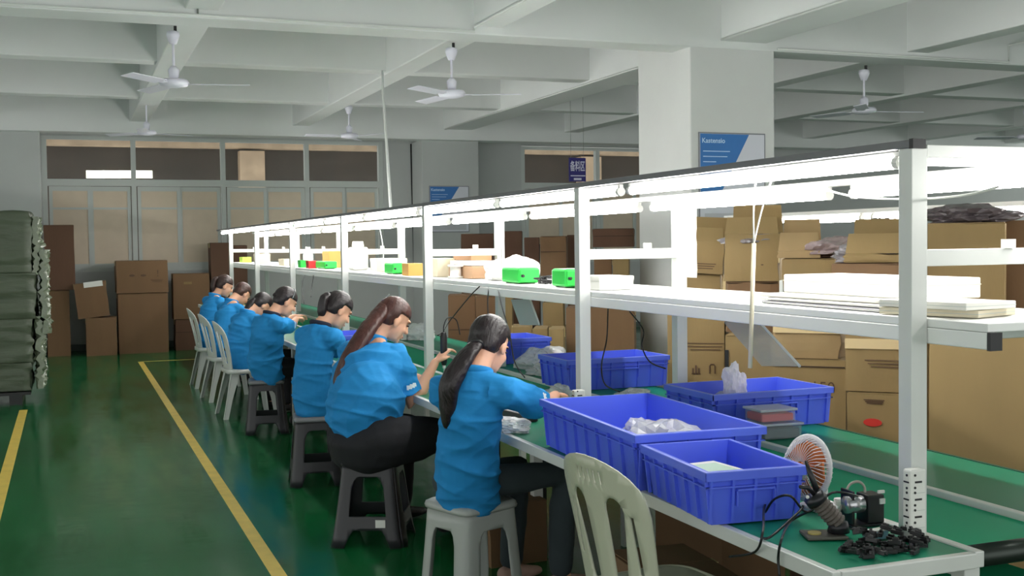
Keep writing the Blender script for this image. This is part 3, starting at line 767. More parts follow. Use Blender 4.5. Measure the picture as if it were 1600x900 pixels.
def wall_carton(lab, u0, u1, vt, vb, dep=.35, y=None, **k):
    c = at((u0+u1)/2, vb, z=0) if y is None else at((u0+u1)/2, (vt+vb)/2, y=y)
    yf = y if y is not None else min(c.y, 18.05)
    A = at(u0, vt, y=yf); B = at(u1, vt, y=yf); Cc = at((u0+u1)/2, vb, y=yf)
    return (A.x+B.x)/2, yf+dep/2, B.x-A.x, (A.z+B.z)/2, max(Cc.z, 0)
TOPZ = [0]
def wc(lab, u0, u1, vt, vb, dep=.35, y=18.0, z0=None, **k):
    x, yc, w_, zt, zb = wall_carton(lab, u0, u1, vt, vb, dep, y)
    if z0 is not None: zb = z0 if z0 == 0 else TOPZ[0]+.014
    TOPZ[0] = zt
    return carton(lab, (x, yc, zb), 0, w_, dep, zt-zb, **k)
c = wc('lower carton of the tall stack next to the wrapped pallet', 72, 108, 455, 553, z0=0, mt=1, seed=1, tape=False, y=17.8)
wc('tall upright brown carton on top of the stack next to the wrapped pallet', 68, 115, 352, 453, mt=2, seed=2, z0=.865, y=17.8, tape=False)
c = wc('small carton at the foot of the tilted pair', 134, 182, 497, 550, z0=0, mt=1, seed=3, y=17.6)
wc('tilted carton resting on the small one with white tape on top', 121, 171, 442, 497, z0=.51, mt=1, seed=4, y=17.6, lean=R(-6), marks=(('plate', .1, .96, .13, M_WHITE),))
wc('big plain carton standing under the printed one at the window wall', 184, 262, 459, 550, z0=0, mt=1, seed=5, y=17.7, dep=.6)
wc('printed open carton on top of the big plain one at the window wall', 181, 262, 408, 458, z0=.838, mt=1, seed=6, y=17.68, dep=.6, marks=(('blob', -.2, .55, .04), ('blob', .02, .55, .04), ('!', .3, .6, .14), ('lines', .28, .4, .09)))
wc('low carton behind the first white chair', 274, 312, 500, 546, z0=0, mt=2, seed=7, y=17.9, marks=(('fold', 0, .6, 1),))
wc('taped carton on the low carton behind the white chairs', 270, 327, 428, 500, z0=.49, mt=1, seed=8, y=17.9, marks=(('plate', -.1, .8, .06, M_CARD[0]),))
wc('tall narrow olive carton standing behind the farthest worker', 329, 360, 380, 540, z0=0, mt=2, seed=9, y=17.9)
wc('dark carton behind the far end of the shelf', 364, 386, 384, 540, z0=0, mt=2, seed=10, y=17.9)

# right hand pile behind the bench, nearest first.  (u0,u1,v_top or z1,z0,depth,yaw)
P_ = carton_px
P_('huge plain carton standing behind the far bench top at right', 1459, 1700, 505, 0, 4.75, 6, dep=.7, mt=0, seed=20, crush=.003, tape=False)
P_('large carton with a red mark behind the near post', 1325, 1428, 0, 0, 5.6, 10, dep=.55, z1=.78, mt=0, seed=21, marks=(('blob', -.12, .82, .045, M_INKR), ('lines', -.1, .96, .05)))
P_('carton bound with shiny tape above the red marked one', 1322, 1425, 0, .79, 5.62, 9, dep=.5, z1=1.18, mt=0, seed=22, crush=.014, tapefront=True, marks=(('lines', .1, .4, .1),))
P_('carton marked 150 standing behind the rightmost blue crate', 1205, 1318, 0, 0, 6.1, 12, dep=.5, z1=.90, mt=0, seed=23, marks=(('150', .2, .84, .085), ('fold', 0, .965, 1)))
P_('slumped taped carton lying on the right carton marked 150', 1208, 1310, 0, .91, 6.12, 14, dep=.45, z1=1.16, mt=3, seed=24, openf=False, crush=.02, tapefront=True)
P_('carton marked 150 beside the printed one behind the bench', 1130, 1222, 0, 0, 6.5, 12, dep=.5, z1=1.0, mt=0, seed=25, marks=(('150', .25, .88, .085), ('hole', -.46, .85, .07)))
P_('carton with fragile signs printed on it behind the middle post', 1040, 1128, 0, 0, 6.9, 10, dep=.5, z1=1.13, mt=0, seed=26, marks=(('lines', .15, .82, .12), ('icons', .0, .66, .045), ('plate', .36, .56, .012, M_INKR)))
P_('dirty printed carton just under the shelf in the right pile', 1222, 1302, 0, 1.17, 6.3, 8, dep=.45, z1=1.44, mt=0, seed=27, openf=False, crush=.01, marks=(('lines', .1, .42, .1), ('blob', -.35, .6, .015)))
P_('carton wedged between the printed one and the post', 1300, 1420, 0, 1.19, 5.75, 12, dep=.4, z1=1.42, mt=1, seed=28, marks=(('plate', 0, .55, .05, M_CARD[3]),))
P_('narrow carton under the shelf above the left 150 carton', 1135, 1215, 0, 1.01, 6.7, -6, dep=.4, z1=1.30, mt=1, seed=29, openf=False, crush=.015)
P_('carton above the fragile printed one', 1052, 1122, 0, 1.14, 7.1, 8, dep=.4, z1=1.34, mt=0, seed=30)
# row above the shelf
P_('leaning carton with faded print at the left end of the row above the shelf', 1062, 1128, 378, 1.35, 7.1, 10, dep=.35, mt=0, seed=31, openf=True, lean=R(3), marks=(('lines', 0, .3, .09),))
P_('dark carton wedged behind the leaning one above the shelf', 1105, 1145, 368, 1.35, 7.6, 10, dep=.3, mt=2, seed=32)
P_('tall carton behind the hanging tape above the shelf', 1132, 1216, 366, 1.31, 6.75, 8, dep=.4, mt=0, seed=33, openf=True, crush=.014, marks=(('blob', .2, .35, .008),))
P_('pale carton right of the hanging tape above the shelf', 1216, 1280, 392, 1.45, 6.35, 4, dep=.4, mt=3, seed=34, openf=True)
P_('carton in shadow below the purple bag above the shelf', 1278, 1322, 385, 1.45, 6.4, 0, dep=.35, mt=2, seed=35)
P_('carton topped with crumpled film left of the near post', 1322, 1418, 396, 1.43, 5.8, 6, dep=.4, mt=0, seed=36, openf=True, crush=.02)
P_('wide olive carton right of the near post', 1452, 1565, 362, 0, 5.7, 4, dep=.5, mt=0, seed=37, z1=1.62)
P_('brown carton at the right picture edge above the shelf', 1567, 1680, 358, 0, 5.75, 3, dep=.5, mt=1, seed=38, z1=1.63)
M_FILMG = mat('grey_film', (150, 146, 150), .25, alpha=.8, bump=.004, bscale=20); M_BSH = mat('black_sheet', (84, 76, 78), .35, bump=.004, bscale=15)
p = at(1515, 348, d=5.9); crumple('black_plastic_sheet', (p.x, p.y, 1.625), (.20, .2, .06), M_BSH, 'crumpled dark sheet on top of the carton right of the near post', 'sheet', 21, .5)
p = at(1300, 380, d=6.3); crumple('plastic_bag', (p.x+.05, p.y+.10, p.z-.06), (.15, .12, .06), mat('purple_grey_film', (176, 158, 158), .35, alpha=.85, bump=.004, bscale=20), 'pinkish grey bag slumped on the cartons above the shelf', 'bag', 22, .5)
p = at(1370, 400, d=5.9); crumple('plastic_film', (p.x, p.y+.1, p.z-.03), (.16, .15, .06), M_FILMG, 'shiny crumpled film on the carton left of the near post', 'film', 23, .5)
p = at(1205, 372, d=6.7); crumple('plastic_film', (p.x, p.y+.2, p.z-.03), (.16, .14, .05), M_FILMG, 'grey film over the carton behind the hanging tape', 'film', 24, .5)
p = at(1395, 352, d=6.3); crumple('black_plastic_sheet', (p.x, p.y+.1, p.z-.06), (.08, .10, .07), M_BSH, 'small dark bundle beside the near post top', 'sheet', 25, .5)
# cartons further back beyond the far bench, seen under and over the shelf
Q = [(884, 990, 482, 0, 10.2, 6, None, 1, 'large carton behind the blue crate left of the thick pillar'),
     (848, 880, 474, 0, 10.8, 4, None, 0, 'tall narrow carton left of the tall middle post'),
     (800, 830, 512, 0, 10.0, 2, None, 0, 'small open carton behind the hanging grey plate'),
     (832, 855, 515, 0, 9.7, 6, None, 0, 'carton with folded flap beside the small open one'),
     (858, 880, 516, 0, 9.3, 4, None, 0, 'short carton right of the folded flap one'),
     (700, 742, 462, 0, 12.6, 3, None, 1, 'brown carton under the shelf right of the grey pillar'),
     (743, 775, 464, 0, 12.3, 3, None, 1, 'brown carton under the shelf beside the first post from it'),
     (778, 800, 466, 0, 11.9, 3, None, 0, 'narrow pale carton behind the front worker head'),
     (720, 770, 366, 0, 14.2, 3, None, 2, 'wide carton above the shelf beside the grey pillar'),
     (772, 815, 362, 0, 13.6, 3, None, 2, 'dark stacked carton above the shelf left of the vertical white cord'),
     (819, 842, 372, 0, 12.9, 3, None, 2, 'dark tall carton above the shelf right of the vertical white cord'),
     (844, 884, 370, 1.2, 12.2, 5, None, 1, 'lighter carton with white streak above the green power boxes'),
     (886, 906, 368, 0, 12.9, 3, None, 2, 'dark carton above the shelf left of the tall middle post'),
     (926, 990, 358, 1.5, 12.0, 3, None, 2, 'long dark carton above the cross bar beside the thick pillar'),
     (928, 955, 404, 0, 11.6, 3, None, 1, 'carton above the white box beside the tall middle post'),
     (957, 982, 402, 0, 11.2, 3, None, 0, 'taller carton next to the thick pillar')]
for k, (u0, u1, vt, z0, d, yaw, z1, mt_, lab) in enumerate(Q):
    P_(lab, u0, u1, vt, z0, d, yaw, dep=.42, mt=mt_, seed=50+k, tape=k % 2 == 0, z1=z1, marks=((('fold', 0, .62, 1),) if k % 3 else ()))
# cartons under the bench
for k, (x, y, w_, d_, h_, mt_, lab) in enumerate([(1.98, 3.55, .30, .5, .40, 1, 'dark carton under the bench behind the empty chair'), (2.36, 2.85, .26, .45, .34, 2, 'carton under the conveyor end'),
        (1.98, 2.72, .34, .42, .50, 0, 'open tan carton under the near bench corner'), (1.98, 5.3, .3, .4, .3, 1, 'brown carton under the bench beside the big worker'), (2.8, 4.6, .36, .5, .42, 1, 'carton under the far bench top'), (2.8, 3.5, .36, .5, .5, 2, 'second carton under the far bench top')]):
    carton(lab, (x, y, 0), R(3*k-5), w_, d_, h_, mt=mt_, seed=80+k)

# ------------------------------------------------------------------ wrapped pallet stack at left
M_TARP = mat('olive_wrapped_goods', (84, 94, 76), .45, var=.08, vscale=3, bump=.012, bscale=4, stretch=(1, 1, 3.5))
M_WRAP = mat('stretch_wrap', (118, 128, 106), .25, var=.15, vscale=6, bump=.01, bscale=12, spec=.7)
pl = thing('wrapped_pallet_load', 'tall olive green load wrapped in shiny film on a dark pallet at left', 'load', (-1.0, 12.4, 0))
def bale(z0, z1, x1, y0, seed):
    b = nb(); bmesh.ops.create_cube(b, size=1); bmesh.ops.subdivide_edges(b, edges=b.edges, cuts=26, use_grid_fill=True)
    for v in b.verts:
        p = v.co.copy(); x = (-1.4 if p.x < -.49 else -1.4+(p.x+.5)*(x1+1.4)); y = y0+(p.y+.5)*.9; z = z0+(p.z+.5)*(z1-z0)
        f = noise.noise(Vector((x*1.6+seed, y, z*9)))*.02+noise.noise(Vector((x*4, y*4+seed, z*16)))*.01
        if p.x > .49: f2 = noise.noise(Vector((y*7, z*6, seed)))*.04+noise.noise(Vector((y*16, z*18, seed)))*.025; x += f2
        if p.y < -.49: y -= f
        if p.z > .49: z += noise.noise(Vector((x*3, y*3, seed)))*.02
        v.co = Vector((x, y, z))
    bmesh.ops.translate(b, vec=(0, 0, 0), verts=b.verts); return b
for z0, z1, x1, sd in ((.14, .42, .62, 1), (.42, .86, .65, 2), (.86, 1.32, .68, 3), (1.32, 1.93, .66, 4)):
    link('wrapped_bale', bale(z0, z1, x1, 0, sd), M_TARP, pl, True)
for z0, z1, x1, sd in ((.15, .88, .79, 8), (.7, 1.55, .84, 9), (1.3, 1.88, .78, 10)):
    b = nb(); n = 22
    g = [[b.verts.new((x1-.05+noise.noise(Vector((i*.55, j*.6, sd)))*.06+noise.noise(Vector((i*1.3, j*1.4, sd)))*.04, .02+i/n*.86, z0+(z1-z0)*j/n)) for j in range(n+1)] for i in range(n+1)]
    for i in range(n):
        for j in range(n): b.faces.new((g[i][j], g[i+1][j], g[i+1][j+1], g[i][j+1]))
    r = bmesh.ops.extrude_face_region(b, geom=b.faces[:]); bmesh.ops.translate(b, vec=(-.05, 0, 0), verts=[e for e in r['geom'] if isinstance(e, bmesh.types.BMVert)])
    link('film_side', b, M_WRAP, pl)
for k in range(5):
    b = nb(); box(b, (-1.4+k*.42, -.02, .10), (-1.4+k*.42+.34, .9, .13)); link('pallet_board', b, M_BLACK, pl)
for k in range(3):
    b = nb(); box(b, (-1.38+k*.9, 0, 0), (-1.38+k*.9+.12, .88, .10)); link('pallet_block', b, M_BLACK, pl)
b = nb(); tube(b, cable([(.02, -.035, 1.80), (.07, -.05, 1.72), (.10, -.045, 1.62), (.16, -.04, 1.5)]), .008, 5); link('tape_strand', b, mat('strand_pale', (214, 220, 190), .3), pl)

# ------------------------------------------------------------------ things on the shelf
SZ = 1.336
M_GR = mat('bright_green_plastic', (40, 190, 70), .4); M_RED = mat('red_plastic', (214, 50, 56), .4); M_TANB = mat('tan_parts_box', (206, 158, 84), .6)
M_CREAM = mat('cream_card', (232, 222, 196), .6); M_PAPER = mat('paper_white', (240, 238, 230), .7)
def sx(u, x=2.3): return at(u, 430, x=x).y
def power_box(u, x, L_, h_, lab, mt=None, flat=False):
    y = sx(u, x); t = thing('power_box', lab, 'power supply', (x, y, SZ), 0)
    b = nb(); box(b, (-.06, -L_/2, .004), (.06, L_/2, h_), bev=.012); link('case', b, mt or M_GR, t)
    for s in (-1, 1):
        b = nb(); box(b, (-.055, s*(L_/2+.010), .010), (.055, s*(L_/2+.001), h_-.008), bev=.004); link('end_panel', b, M_WHITE if s > 0 else (mt or M_GR), t)
    b = nb(); tube(b, [(-.045, -L_/2-.012, h_*.5), (-.045, -L_/2-.03, h_*.5)], .008, 8); link('socket', b, M_BLACK, t, True)
    for sy in (-1, 1):
        b = nb(); box(b, (-.045, sy*L_*.35-.01, 0), (.045, sy*L_*.35+.01, .004)); link('foot', b, M_BLACK, t)
    return t
power_box(813, 2.28, .26, .085, 'wide bright green power box on the shelf beside the white cloth')
power_box(890, 2.26, .17, .09, 'green power box on the shelf just left of the tall middle post')
power_box(619, 2.28, .24, .08, 'green power box on the shelf beside the tan parts box')
power_box(510, 2.28, .42, .07, 'long green power box on the shelf right of the red one')
t = thing('bottle', 'white bottle standing behind the red and green boxes on the shelf', 'bottle', (2.42, sx(482, 2.42), SZ)); b = nb(); lathe(b, [(.05, 0), (.055, .02), (.055, .12), (.035, .16), (.03, .18)], 14); link('body', b, M_WHITE, t, True); b = nb(); lathe(b, [(.028, .18), (.028, .205)], 10); link('cap', b, M_WHITE, t, True)
def shelf_box(u, x, L_, w_, h_, mt, lab, nm='small_box', cat='box', z=0, rz=0, lid=True):
    y = sx(u, x); t = thing(nm, lab, cat, (x, y, SZ+z), rz)
    b = nb(); box(b, (-w_/2, -L_/2, 0), (w_/2, L_/2, h_), bev=.002); link('body', b, mt, t)
    if lid: b = nb(); box(b, (-w_/2-.002, -L_/2-.002, h_*.72), (w_/2+.002, L_/2+.002, h_+.002)); link('lid', b, mt, t)
    return t
shelf_box(474, 2.22, .14, .08, .07, M_GR, 'small green box on the shelf left of the red box'); shelf_box(487, 2.2, .14, .08, .07, M_RED, 'small red box on the shelf beside the small green one')
shelf_box(522, 2.45, .3, .16, .16, M_TANB, 'tan open box behind the long green power box'); shelf_box(448, 2.3, .34, .12, .07, M_CREAM, 'low cream box on the shelf left of the small green box')
shelf_box(410, 2.3, .40, .14, .12, M_CREAM, 'cream box on the shelf near the far end'); shelf_box(384, 2.3, .3, .12, .07, mat('lime_plastic', (200, 230, 90), .5), 'lime green box on the shelf at the far end')
t = thing('white_canister', 'tall white canister standing on the shelf', 'canister', (2.36, sx(560, 2.36), SZ)); b = nb(); box(b, (-.07, -.1, 0), (.07, .1, .2), bev=.02); link('body', b, M_WHITE, t); b = nb(); lathe(b, [(.05, .2), (.055, .21), (.045, .25)], 12); link('cap', b, M_WHITE, t, True)
shelf_box(645, 2.24, .16, .11, .085, M_TANB, 'orange tan parts box on the shelf', lid=False); shelf_box(612, 2.44, .42, .14, .105, M_CREAM, 'cream carton behind the green power box on the shelf')
shelf_box(592, 2.5, .2, .1, .10, M_WHITE, 'white box on the shelf behind the cords'); shelf_box(690, 2.34, .26, .14, .12, M_CREAM, 'cream box on the shelf left of the white spool')
t = thing('white_spool', 'white round spool lying on the shelf', 'spool', (2.28, sx(712, 2.28), SZ)); b = nb(); lathe(b, [(.05, 0), (.05, .012), (.035, .014), (.035, .07), (.05, .072), (.05, .085)], 16); link('reel', b, M_WHITE, t, True); b = nb(); lathe(b, [(.014, .085), (.014, .088)], 10); link('hub', b, M_BLACK, t)
shelf_box(742, 2.42, .46, .2, .075, mat('brown_tray', (176, 140, 108), .6), 'brown open tray on the shelf right of the white spool', lid=False)
shelf_box(740, 2.44, .42, .18, .03, M_PAPER, 'white flat box on the brown tray', z=.078, lid=False); shelf_box(738, 2.46, .36, .14, .03, mat('brown_slab', (170, 128, 92), .6), 'brown slab on the white flat box', z=.11, lid=False)
t = shelf_box(732, 2.46, .30, .10, .04, mat('emerald_plastic', (20, 190, 110), .35), 'emerald green tool case on top of the tray stack', 'tool_case', 'case', z=.142, lid=False)
t = shelf_box(945, 2.30, .24, .17, .06, M_WHITE, 'white tray box on the shelf right of the tall middle post', lid=True)
crumple('white_cloth', (2.42, sx(800, 2.42), SZ), (.11, .30, .10), mat('cloth_white', (244, 242, 238), .8), 'white cloth heap behind the green power box on the shelf', 'cloth', 31, .3)
b = nb()
for k in range(5):
    y = sx(850, 2.24)+random.uniform(-.05, .05); tube(b, cable([(2.24+random.uniform(-.04, .04), y+random.uniform(-.08, .08), SZ+random.uniform(.01, .05)) for _ in range(6)]), .004, 5)
tag(link('cable_tangle', b, M_BLACK, None, True), 'tangle of black cords on the shelf between the two green power boxes', 'cable')
# foam box and papers near the near post
y0, y1 = at(1506, 460, x=2.45).y, at(1268, 460, x=2.45).y
t = thing('foam_box', 'large white foam box lying on the shelf behind the near post', 'box', (2.46, (y0+y1)/2+.04, SZ+.032), R(0)); b = nb(); box(b, (-.12, -(y1-y0)/2+.03, 0), (.12, (y1-y0)/2-.03, .062), bev=.004); link('block', b, M_PAPER, t); b = nb(); box(b, (-.121, -(y1-y0)/2+.029, .040), (.121, (y1-y0)/2-.029, .043)); link('lid_seam', b, M_CREAM, t)
for k, (h_, mt_) in enumerate(((.009, mat('folder_grey', (128, 126, 132), .5)), (.009, M_PAPER), (.011, M_PAPER))):
    t = thing('document_folder', ['grey folder at the bottom of the stack under the foam box', 'white folder in the middle of the stack under the foam box', 'topmost white folder directly under the foam box'][k], 'folder', (2.36+.02*k, (y0+y1)/2+.0+.03*k, SZ+.0105*k), R(2*k-2))
    b = nb(); box(b, (-.15, -.33, 0), (.15, .33, h_-.001), bev=.001); link('cover', b, mt_, t); b = nb(); box(b, (-.1505, -.325, h_*.3), (.149, .325, h_*.6)); link('sheets', b, M_PAPER, t)
for k in range(2):
    t = thing('paper_stack', ['lower stack of white papers on the near shelf end', 'upper curled papers on the near shelf end'][k], 'paper', (2.30-.02*k, 2.56-.02*k, SZ+.022*k), R(18-10*k)); b = nb(); box(b, (-.10, -.15, 0), (.10, .15, .02), bev=.002); link('sheets', b, M_PAPER if k else M_CREAM, t); b = nb(); box(b, (-.1005, -.1505, .009), (.1005, .1505, .0105)); link('page_edge', b, M_FRAME, t)
# hanging things
b = nb(); yh = sx(1178, 2.13)
p0 = Vector((2.125, at(1184, 285, x=2.06).y, 1.775)); p1 = at(1178, 380, x=2.06); p2 = at(1172, 575, x=2.06)
bands = [(p0, p1, .003), (Vector((2.125, at(1156, 285, x=2.06).y, 1.775)), p1, .003)]
b = nb()
tube(b, [p1, p2], (.007) , 6); h1 = link('band', b, M_CREAM, None, True)
t = thing('hanging_strap', 'cream strap hanging from the front light rail on two white strings', 'strap', p2); h1.parent = t; h1.location = -Vector(p2)
for a, c, r_ in bands:
    b = nb(); tube(b, cable([a, a.lerp(c, .5)+Vector((0, .01, 0)), c]), r_, 5); o = link('string', b, M_WHITE, t, True); o.location = -Vector(p2)
# white paper hanging on the middle rear post
pp = at(1082, 380, x=2.57)
t = thing('hanging_paper', 'white paper sheets hanging on the rear post left of the carton row', 'paper', (pp.x, pp.y, pp.z-.15)); b = nb()
n = 10; g = [[b.verts.new((-.02+.006*noise.noise(Vector((i, j*.7, 3))), -.07+.14*i/n*(1-.5*j/n), .36*j/n)) for j in range(n+1)] for i in range(n+1)]
for i in range(n):
    for j in range(n): b.faces.new((g[i][j], g[i+1][j], g[i+1][j+1], g[i][j+1]))
r = bmesh.ops.extrude_face_region(b, geom=b.faces[:]); bmesh.ops.translate(b, vec=(-.003, 0, 0), verts=[e for e in r['geom'] if isinstance(e, bmesh.types.BMVert)])
link('sheet', b, M_PAPER, t)
# grey plates hanging under the shelf
def hang_plate(u0, v0, u1, v1, wd, x, lab, mt=None):
    a = at(u0, v0, x=x); c = at(u1, v1, x=x); t = thing('hanging_plate', lab, 'plate', a)
    b = nb(); d = c-a; v = []
    for dx in (0, .008):
        wv = Vector((wd*.75, -wd*.5, 0)); v += [b.verts.new(Vector((dx, 0, 0))), b.verts.new(Vector((dx, 0, 0))+wv), b.verts.new(d+Vector((dx, 0, 0))+wv), b.verts.new(d+Vector((dx, 0, 0)))]
    b.faces.new(v[:4]); b.faces.new(v[4:][::-1])
    for k in range(4): b.faces.new((v[k], v[(k+1) % 4], v[4+(k+1) % 4], v[4+k]))
    link('plate', b, mt or M_FRAME, t)
    b = nb(); tube(b, [wv+Vector((.004, 0, 0)), d+wv+Vector((.004, 0, 0))], .006, 6); link('edge_strip', b, M_WHITE, t)
hang_plate(798, 468, 812, 508, .13, 2.50, 'grey plate hanging askew under the shelf near the front worker head')
hang_plate(1130, 503, 1190, 572, .16, 2.56, 'translucent sheet hanging under the shelf behind the strap', M_FILM)
# cords from the shelf
def cord(pts, lab, r=.0035, mt=None): 
    b = nb(); tube(b, cable(pts), r, 6); return tag(link('cord', b, mt or M_BLACK, None, True), lab, 'cord')
A = lambda u, v, x: at(u, v, x=x)
cord([A(750, 447, 2.14), A(735, 462, 2.10), A(712, 490, 2.08), A(700, 505, 2.06), A(692, 518, 1.96), A(684, 524, 1.88)], 'black cord from the shelf to the screwdriver of the big worker')
cord([A(764, 447, 2.15), A(762, 470, 2.13), A(763, 497, 2.12)], 'black cord hanging straight down above the front worker head')
cord([A(778, 450, 2.15), A(784, 478, 2.12), A(796, 520, 2.1), A(804, 565, 2.1), A(820, 590, 2.12)], 'black cord curling down right of the front worker head')
cord([A(950, 482, 2.6), A(948, 530, 2.6), A(940, 570, 2.5), A(945, 600, 2.45), A(968, 612, 2.40)], 'black cord hanging behind the tall middle post over the blue crate')
cord([A(984, 487, 2.60), A(1005, 515, 2.58), A(1003, 540, 2.58), A(1015, 565, 2.57), A(1040, 576, 2.57)], 'thin black cord running to the rear post beside the thick pillar')
cord([A(476, 430, 2.14), A(473, 440, 2.1), A(473, 460, 2.05), A(475, 474, 2.0)], 'black cord hanging left of the third worker, left one'); cord([A(490, 430, 2.14), A(487, 450, 2.1), A(486, 464, 2.05)], 'black cord hanging left of the third worker, right one')
cord([A(594, 300+60, 2.14), A(598, 385, 2.14), A(600, 425, 2.14)], 'white cord looping under the light rail above the big worker', mt=M_WHITE)
cord([A(786, 335, 2.14), A(784, 400, 2.14), A(783, 432, 2.14)], 'vertical white cord dropping from the light rail to the shelf', mt=M_WHITE)
cord([A(1288, 296, 2.2), A(1340, 308, 2.2), A(1420, 311, 2.2), A(1500, 306, 2.2), A(1560, 292, 2.2)], 'white cord sagging below the tube lights behind the near post', mt=M_WHITE)
cord([A(608, 460, 2.1), A(600, 470, 2.1), A(590, 480, 2.08)], 'short white cord above the big worker ponytail', mt=M_WHITE)
# small things on the benches in the distance
shelf = SZ; 
def bench_box(u, v, L_, w_, h_, mt, lab, nm='parts_tray', cat='tray', z=ZT, rz=0):
    p = at(u, v, z=z); t = thing(nm, lab, cat, (p.x, p.y, z), rz); b = nb(); box(b, (-w_/2, -L_/2, 0), (w_/2, L_/2, h_), bev=.003); link('body', b, mt, t)
    b = nb(); box(b, (-w_/2+.008, -L_/2+.008, h_), (w_/2-.008, L_/2-.008, h_+.0012)); link('top_face', b, mat('tray_inside', (200, 200, 200), .5), t); return t
bench_box(812, 655, .20, .07, .035, M_BLACK, 'black tray under the front worker arm', rz=R(10)); bench_box(800, 640, .12, .06, .02, M_WHITE, 'white part beside the black tray')
crumple('plastic_bag', (*at(800, 672, z=ZT)[:2], ZT), (.07, .12, .035), M_BAG, 'clear bag on the bench edge before the front worker', 'bag', 41, .5)
crumple('plastic_bag', (*at(875, 625, z=ZT)[:2], ZT), (.06, .10, .05), M_BAG, 'clear bag under the hand of the front worker', 'bag', 42, .5)
crumple('white_bag', (2.62+.14, 9.3, ZT), (.12, .16, .09), mat('white_bag', (240, 240, 240), .5), 'white bag on the far bench behind the screwdriver', 'bag', 43, .3)
bench_box(660, 600, .22, .10, .03, M_BLACK, 'black fixture on the bench before the big worker')
bench_box(700, 598, .2, .1, .02, M_WHITE, 'white tray on the bench between the two nearest workers')
crumple('green_boards', (*at(1090, 630, z=ZT)[:2], ZT), (.10, .16, .03), mat('pcb_green', (60, 110, 60), .5, var=.5, vscale=60), 'heap of small green circuit boards left of the far blue crate', 'boards', 44, .5)
# power strips on the posts
def power_strip(x, y, z0, h_, lab):
    t = thing('power_strip', lab, 'power strip', (x, y, z0)); b = nb(); box(b, (-.026, -.02, 0), (.026, .012, h_), bev=.006); link('body', b, M_WHITE, t)
    n = 3
    for k in range(n):
        zz = h_*(.22+.25*k)+.02
        b = nb(); box(b, (-.0275, -.014, zz-.004), (-.0255, .006, zz)); link('outlet_slot', b, M_BLACK, t)
        b = nb(); lathe(b, [(.0035, 0), (.0035, .002)], 8, Matrix.Translation((-.0275, -.006, zz+.016))@Matrix.Rotation(R(90), 4, 'Y')); link('outlet_hole', b, M_BLACK, t)
        b = nb(); lathe(b, [(.0035, 0), (.0035, .002)], 8, Matrix.Translation((-.0275, -.006, zz-.018))@Matrix.Rotation(R(90), 4, 'Y')); link('outlet_hole', b, M_BLACK, t)
        b = nb(); box(b, (-.012, -.0218, zz-.004), (.010, -.0198, zz+.001)); link('outlet_slot', b, M_BLACK, t)
        for q in (.017, -.016):
            b = nb(); lathe(b, [(.0035, 0), (.0035, .002)], 8, Matrix.Translation((-.012, -.0198, zz+q))@Matrix.Rotation(R(90), 4, 'X')); link('outlet_hole', b, M_BLACK, t)
        b = nb(); box(b, (-.02, -.0212, zz-.031), (.02, -.0198, zz-.030)); link('module_seam', b, M_FRAME, t)
    b = nb(); lathe(b, [(.006, 0), (.006, .004)], 10, Matrix.Translation((0, -.0195, .022))@Matrix.Rotation(R(90), 4, 'X')); link('switch', b, M_FRAME2, t)
power_strip(2.075, 2.43, .757, .185, 'white power strip strapped to the near post')
power_strip(2.07, 4.56, .757, .15, 'white power strip at the foot of the tall middle post')
power_strip(2.655, 4.57, .757, .15, 'white power strip at the foot of the rear post beside the thick pillar')

# ------------------------------------------------------------------ clutter on the near corner
# desk fan
M_FW = mat('fan_white_plastic', (222, 220, 222), .4); M_FO = mat('fan_orange_blades', (214, 122, 66), .35)
fp = at(1276, 800, z=ZT)
fc_ = at(1262, 731, x=2.02)
HC = fc_.z-ZT
fn = thing('desk_fan', 'small white desk fan with orange blades and a ribbed round grille', 'fan', (fc_.x, fc_.y, ZT), R(188))
b = nb(); lathe(b, [(.055, 0), (.057, .01), (.04, .018), (.02, .024)], 20, Matrix.Translation((-.045, 0, 0))); link('base', b, M_FW, fn, True)
b = nb(); tube(b, [(-.05, 0, .012), (-.055, 0, HC*.5), (-.045, 0, HC-.01)], [(.026, .02), (.02, .018), (.014, .013)], 12); link('stand', b, M_FW, fn, True)
RG = .088; TH = Matrix.Translation((0, 0, HC))@Matrix.Rotation(R(90-8), 4, 'Y')
b = nb(); tube(b, [TH@Vector((RG*math.cos(a), RG*math.sin(a), .0)) for a in [2*math.pi*k/40 for k in range(40)]], [(.012, .004)]*40, 8, closed=True, ref=TH.to_3x3()@Vector((0, 0, 1))); link('ring', b, M_FW, fn, True)
b = nb()
for k in range(44):
    a = 2*math.pi*k/44; pts = []
    for r_, z in ((.018, .030), (.045, .034), (.070, .031), (.082, .020), (.088, .004)):
        aa = a+.35*(1-r_/.095); pts.append(TH@Vector((r_*math.cos(aa), r_*math.sin(aa), z)))
    tube(b, pts, .0011, 4)
tag(link('front_grille', b, M_FW, fn), kind='stuff')
b = nb()
for k in range(40):
    a = 2*math.pi*k/40; tube(b, [TH@Vector((r_*math.cos(a), r_*math.sin(a), z)) for r_, z in ((.02, -.036), (.06, -.034), (.084, -.018), (.088, 0))], .0012, 4)
tag(link('rear_grille', b, M_FW, fn), kind='stuff')
b = nb(); lathe(b, [(.017, -.012), (.017, .018), (.01, .022)], 16, TH); link('hub', b, M_FO, fn, True)
b = nb(); lathe(b, [(.024, -.04), (.026, -.02), (.02, -.012)], 16, TH); link('motor', b, M_FW, fn, True)
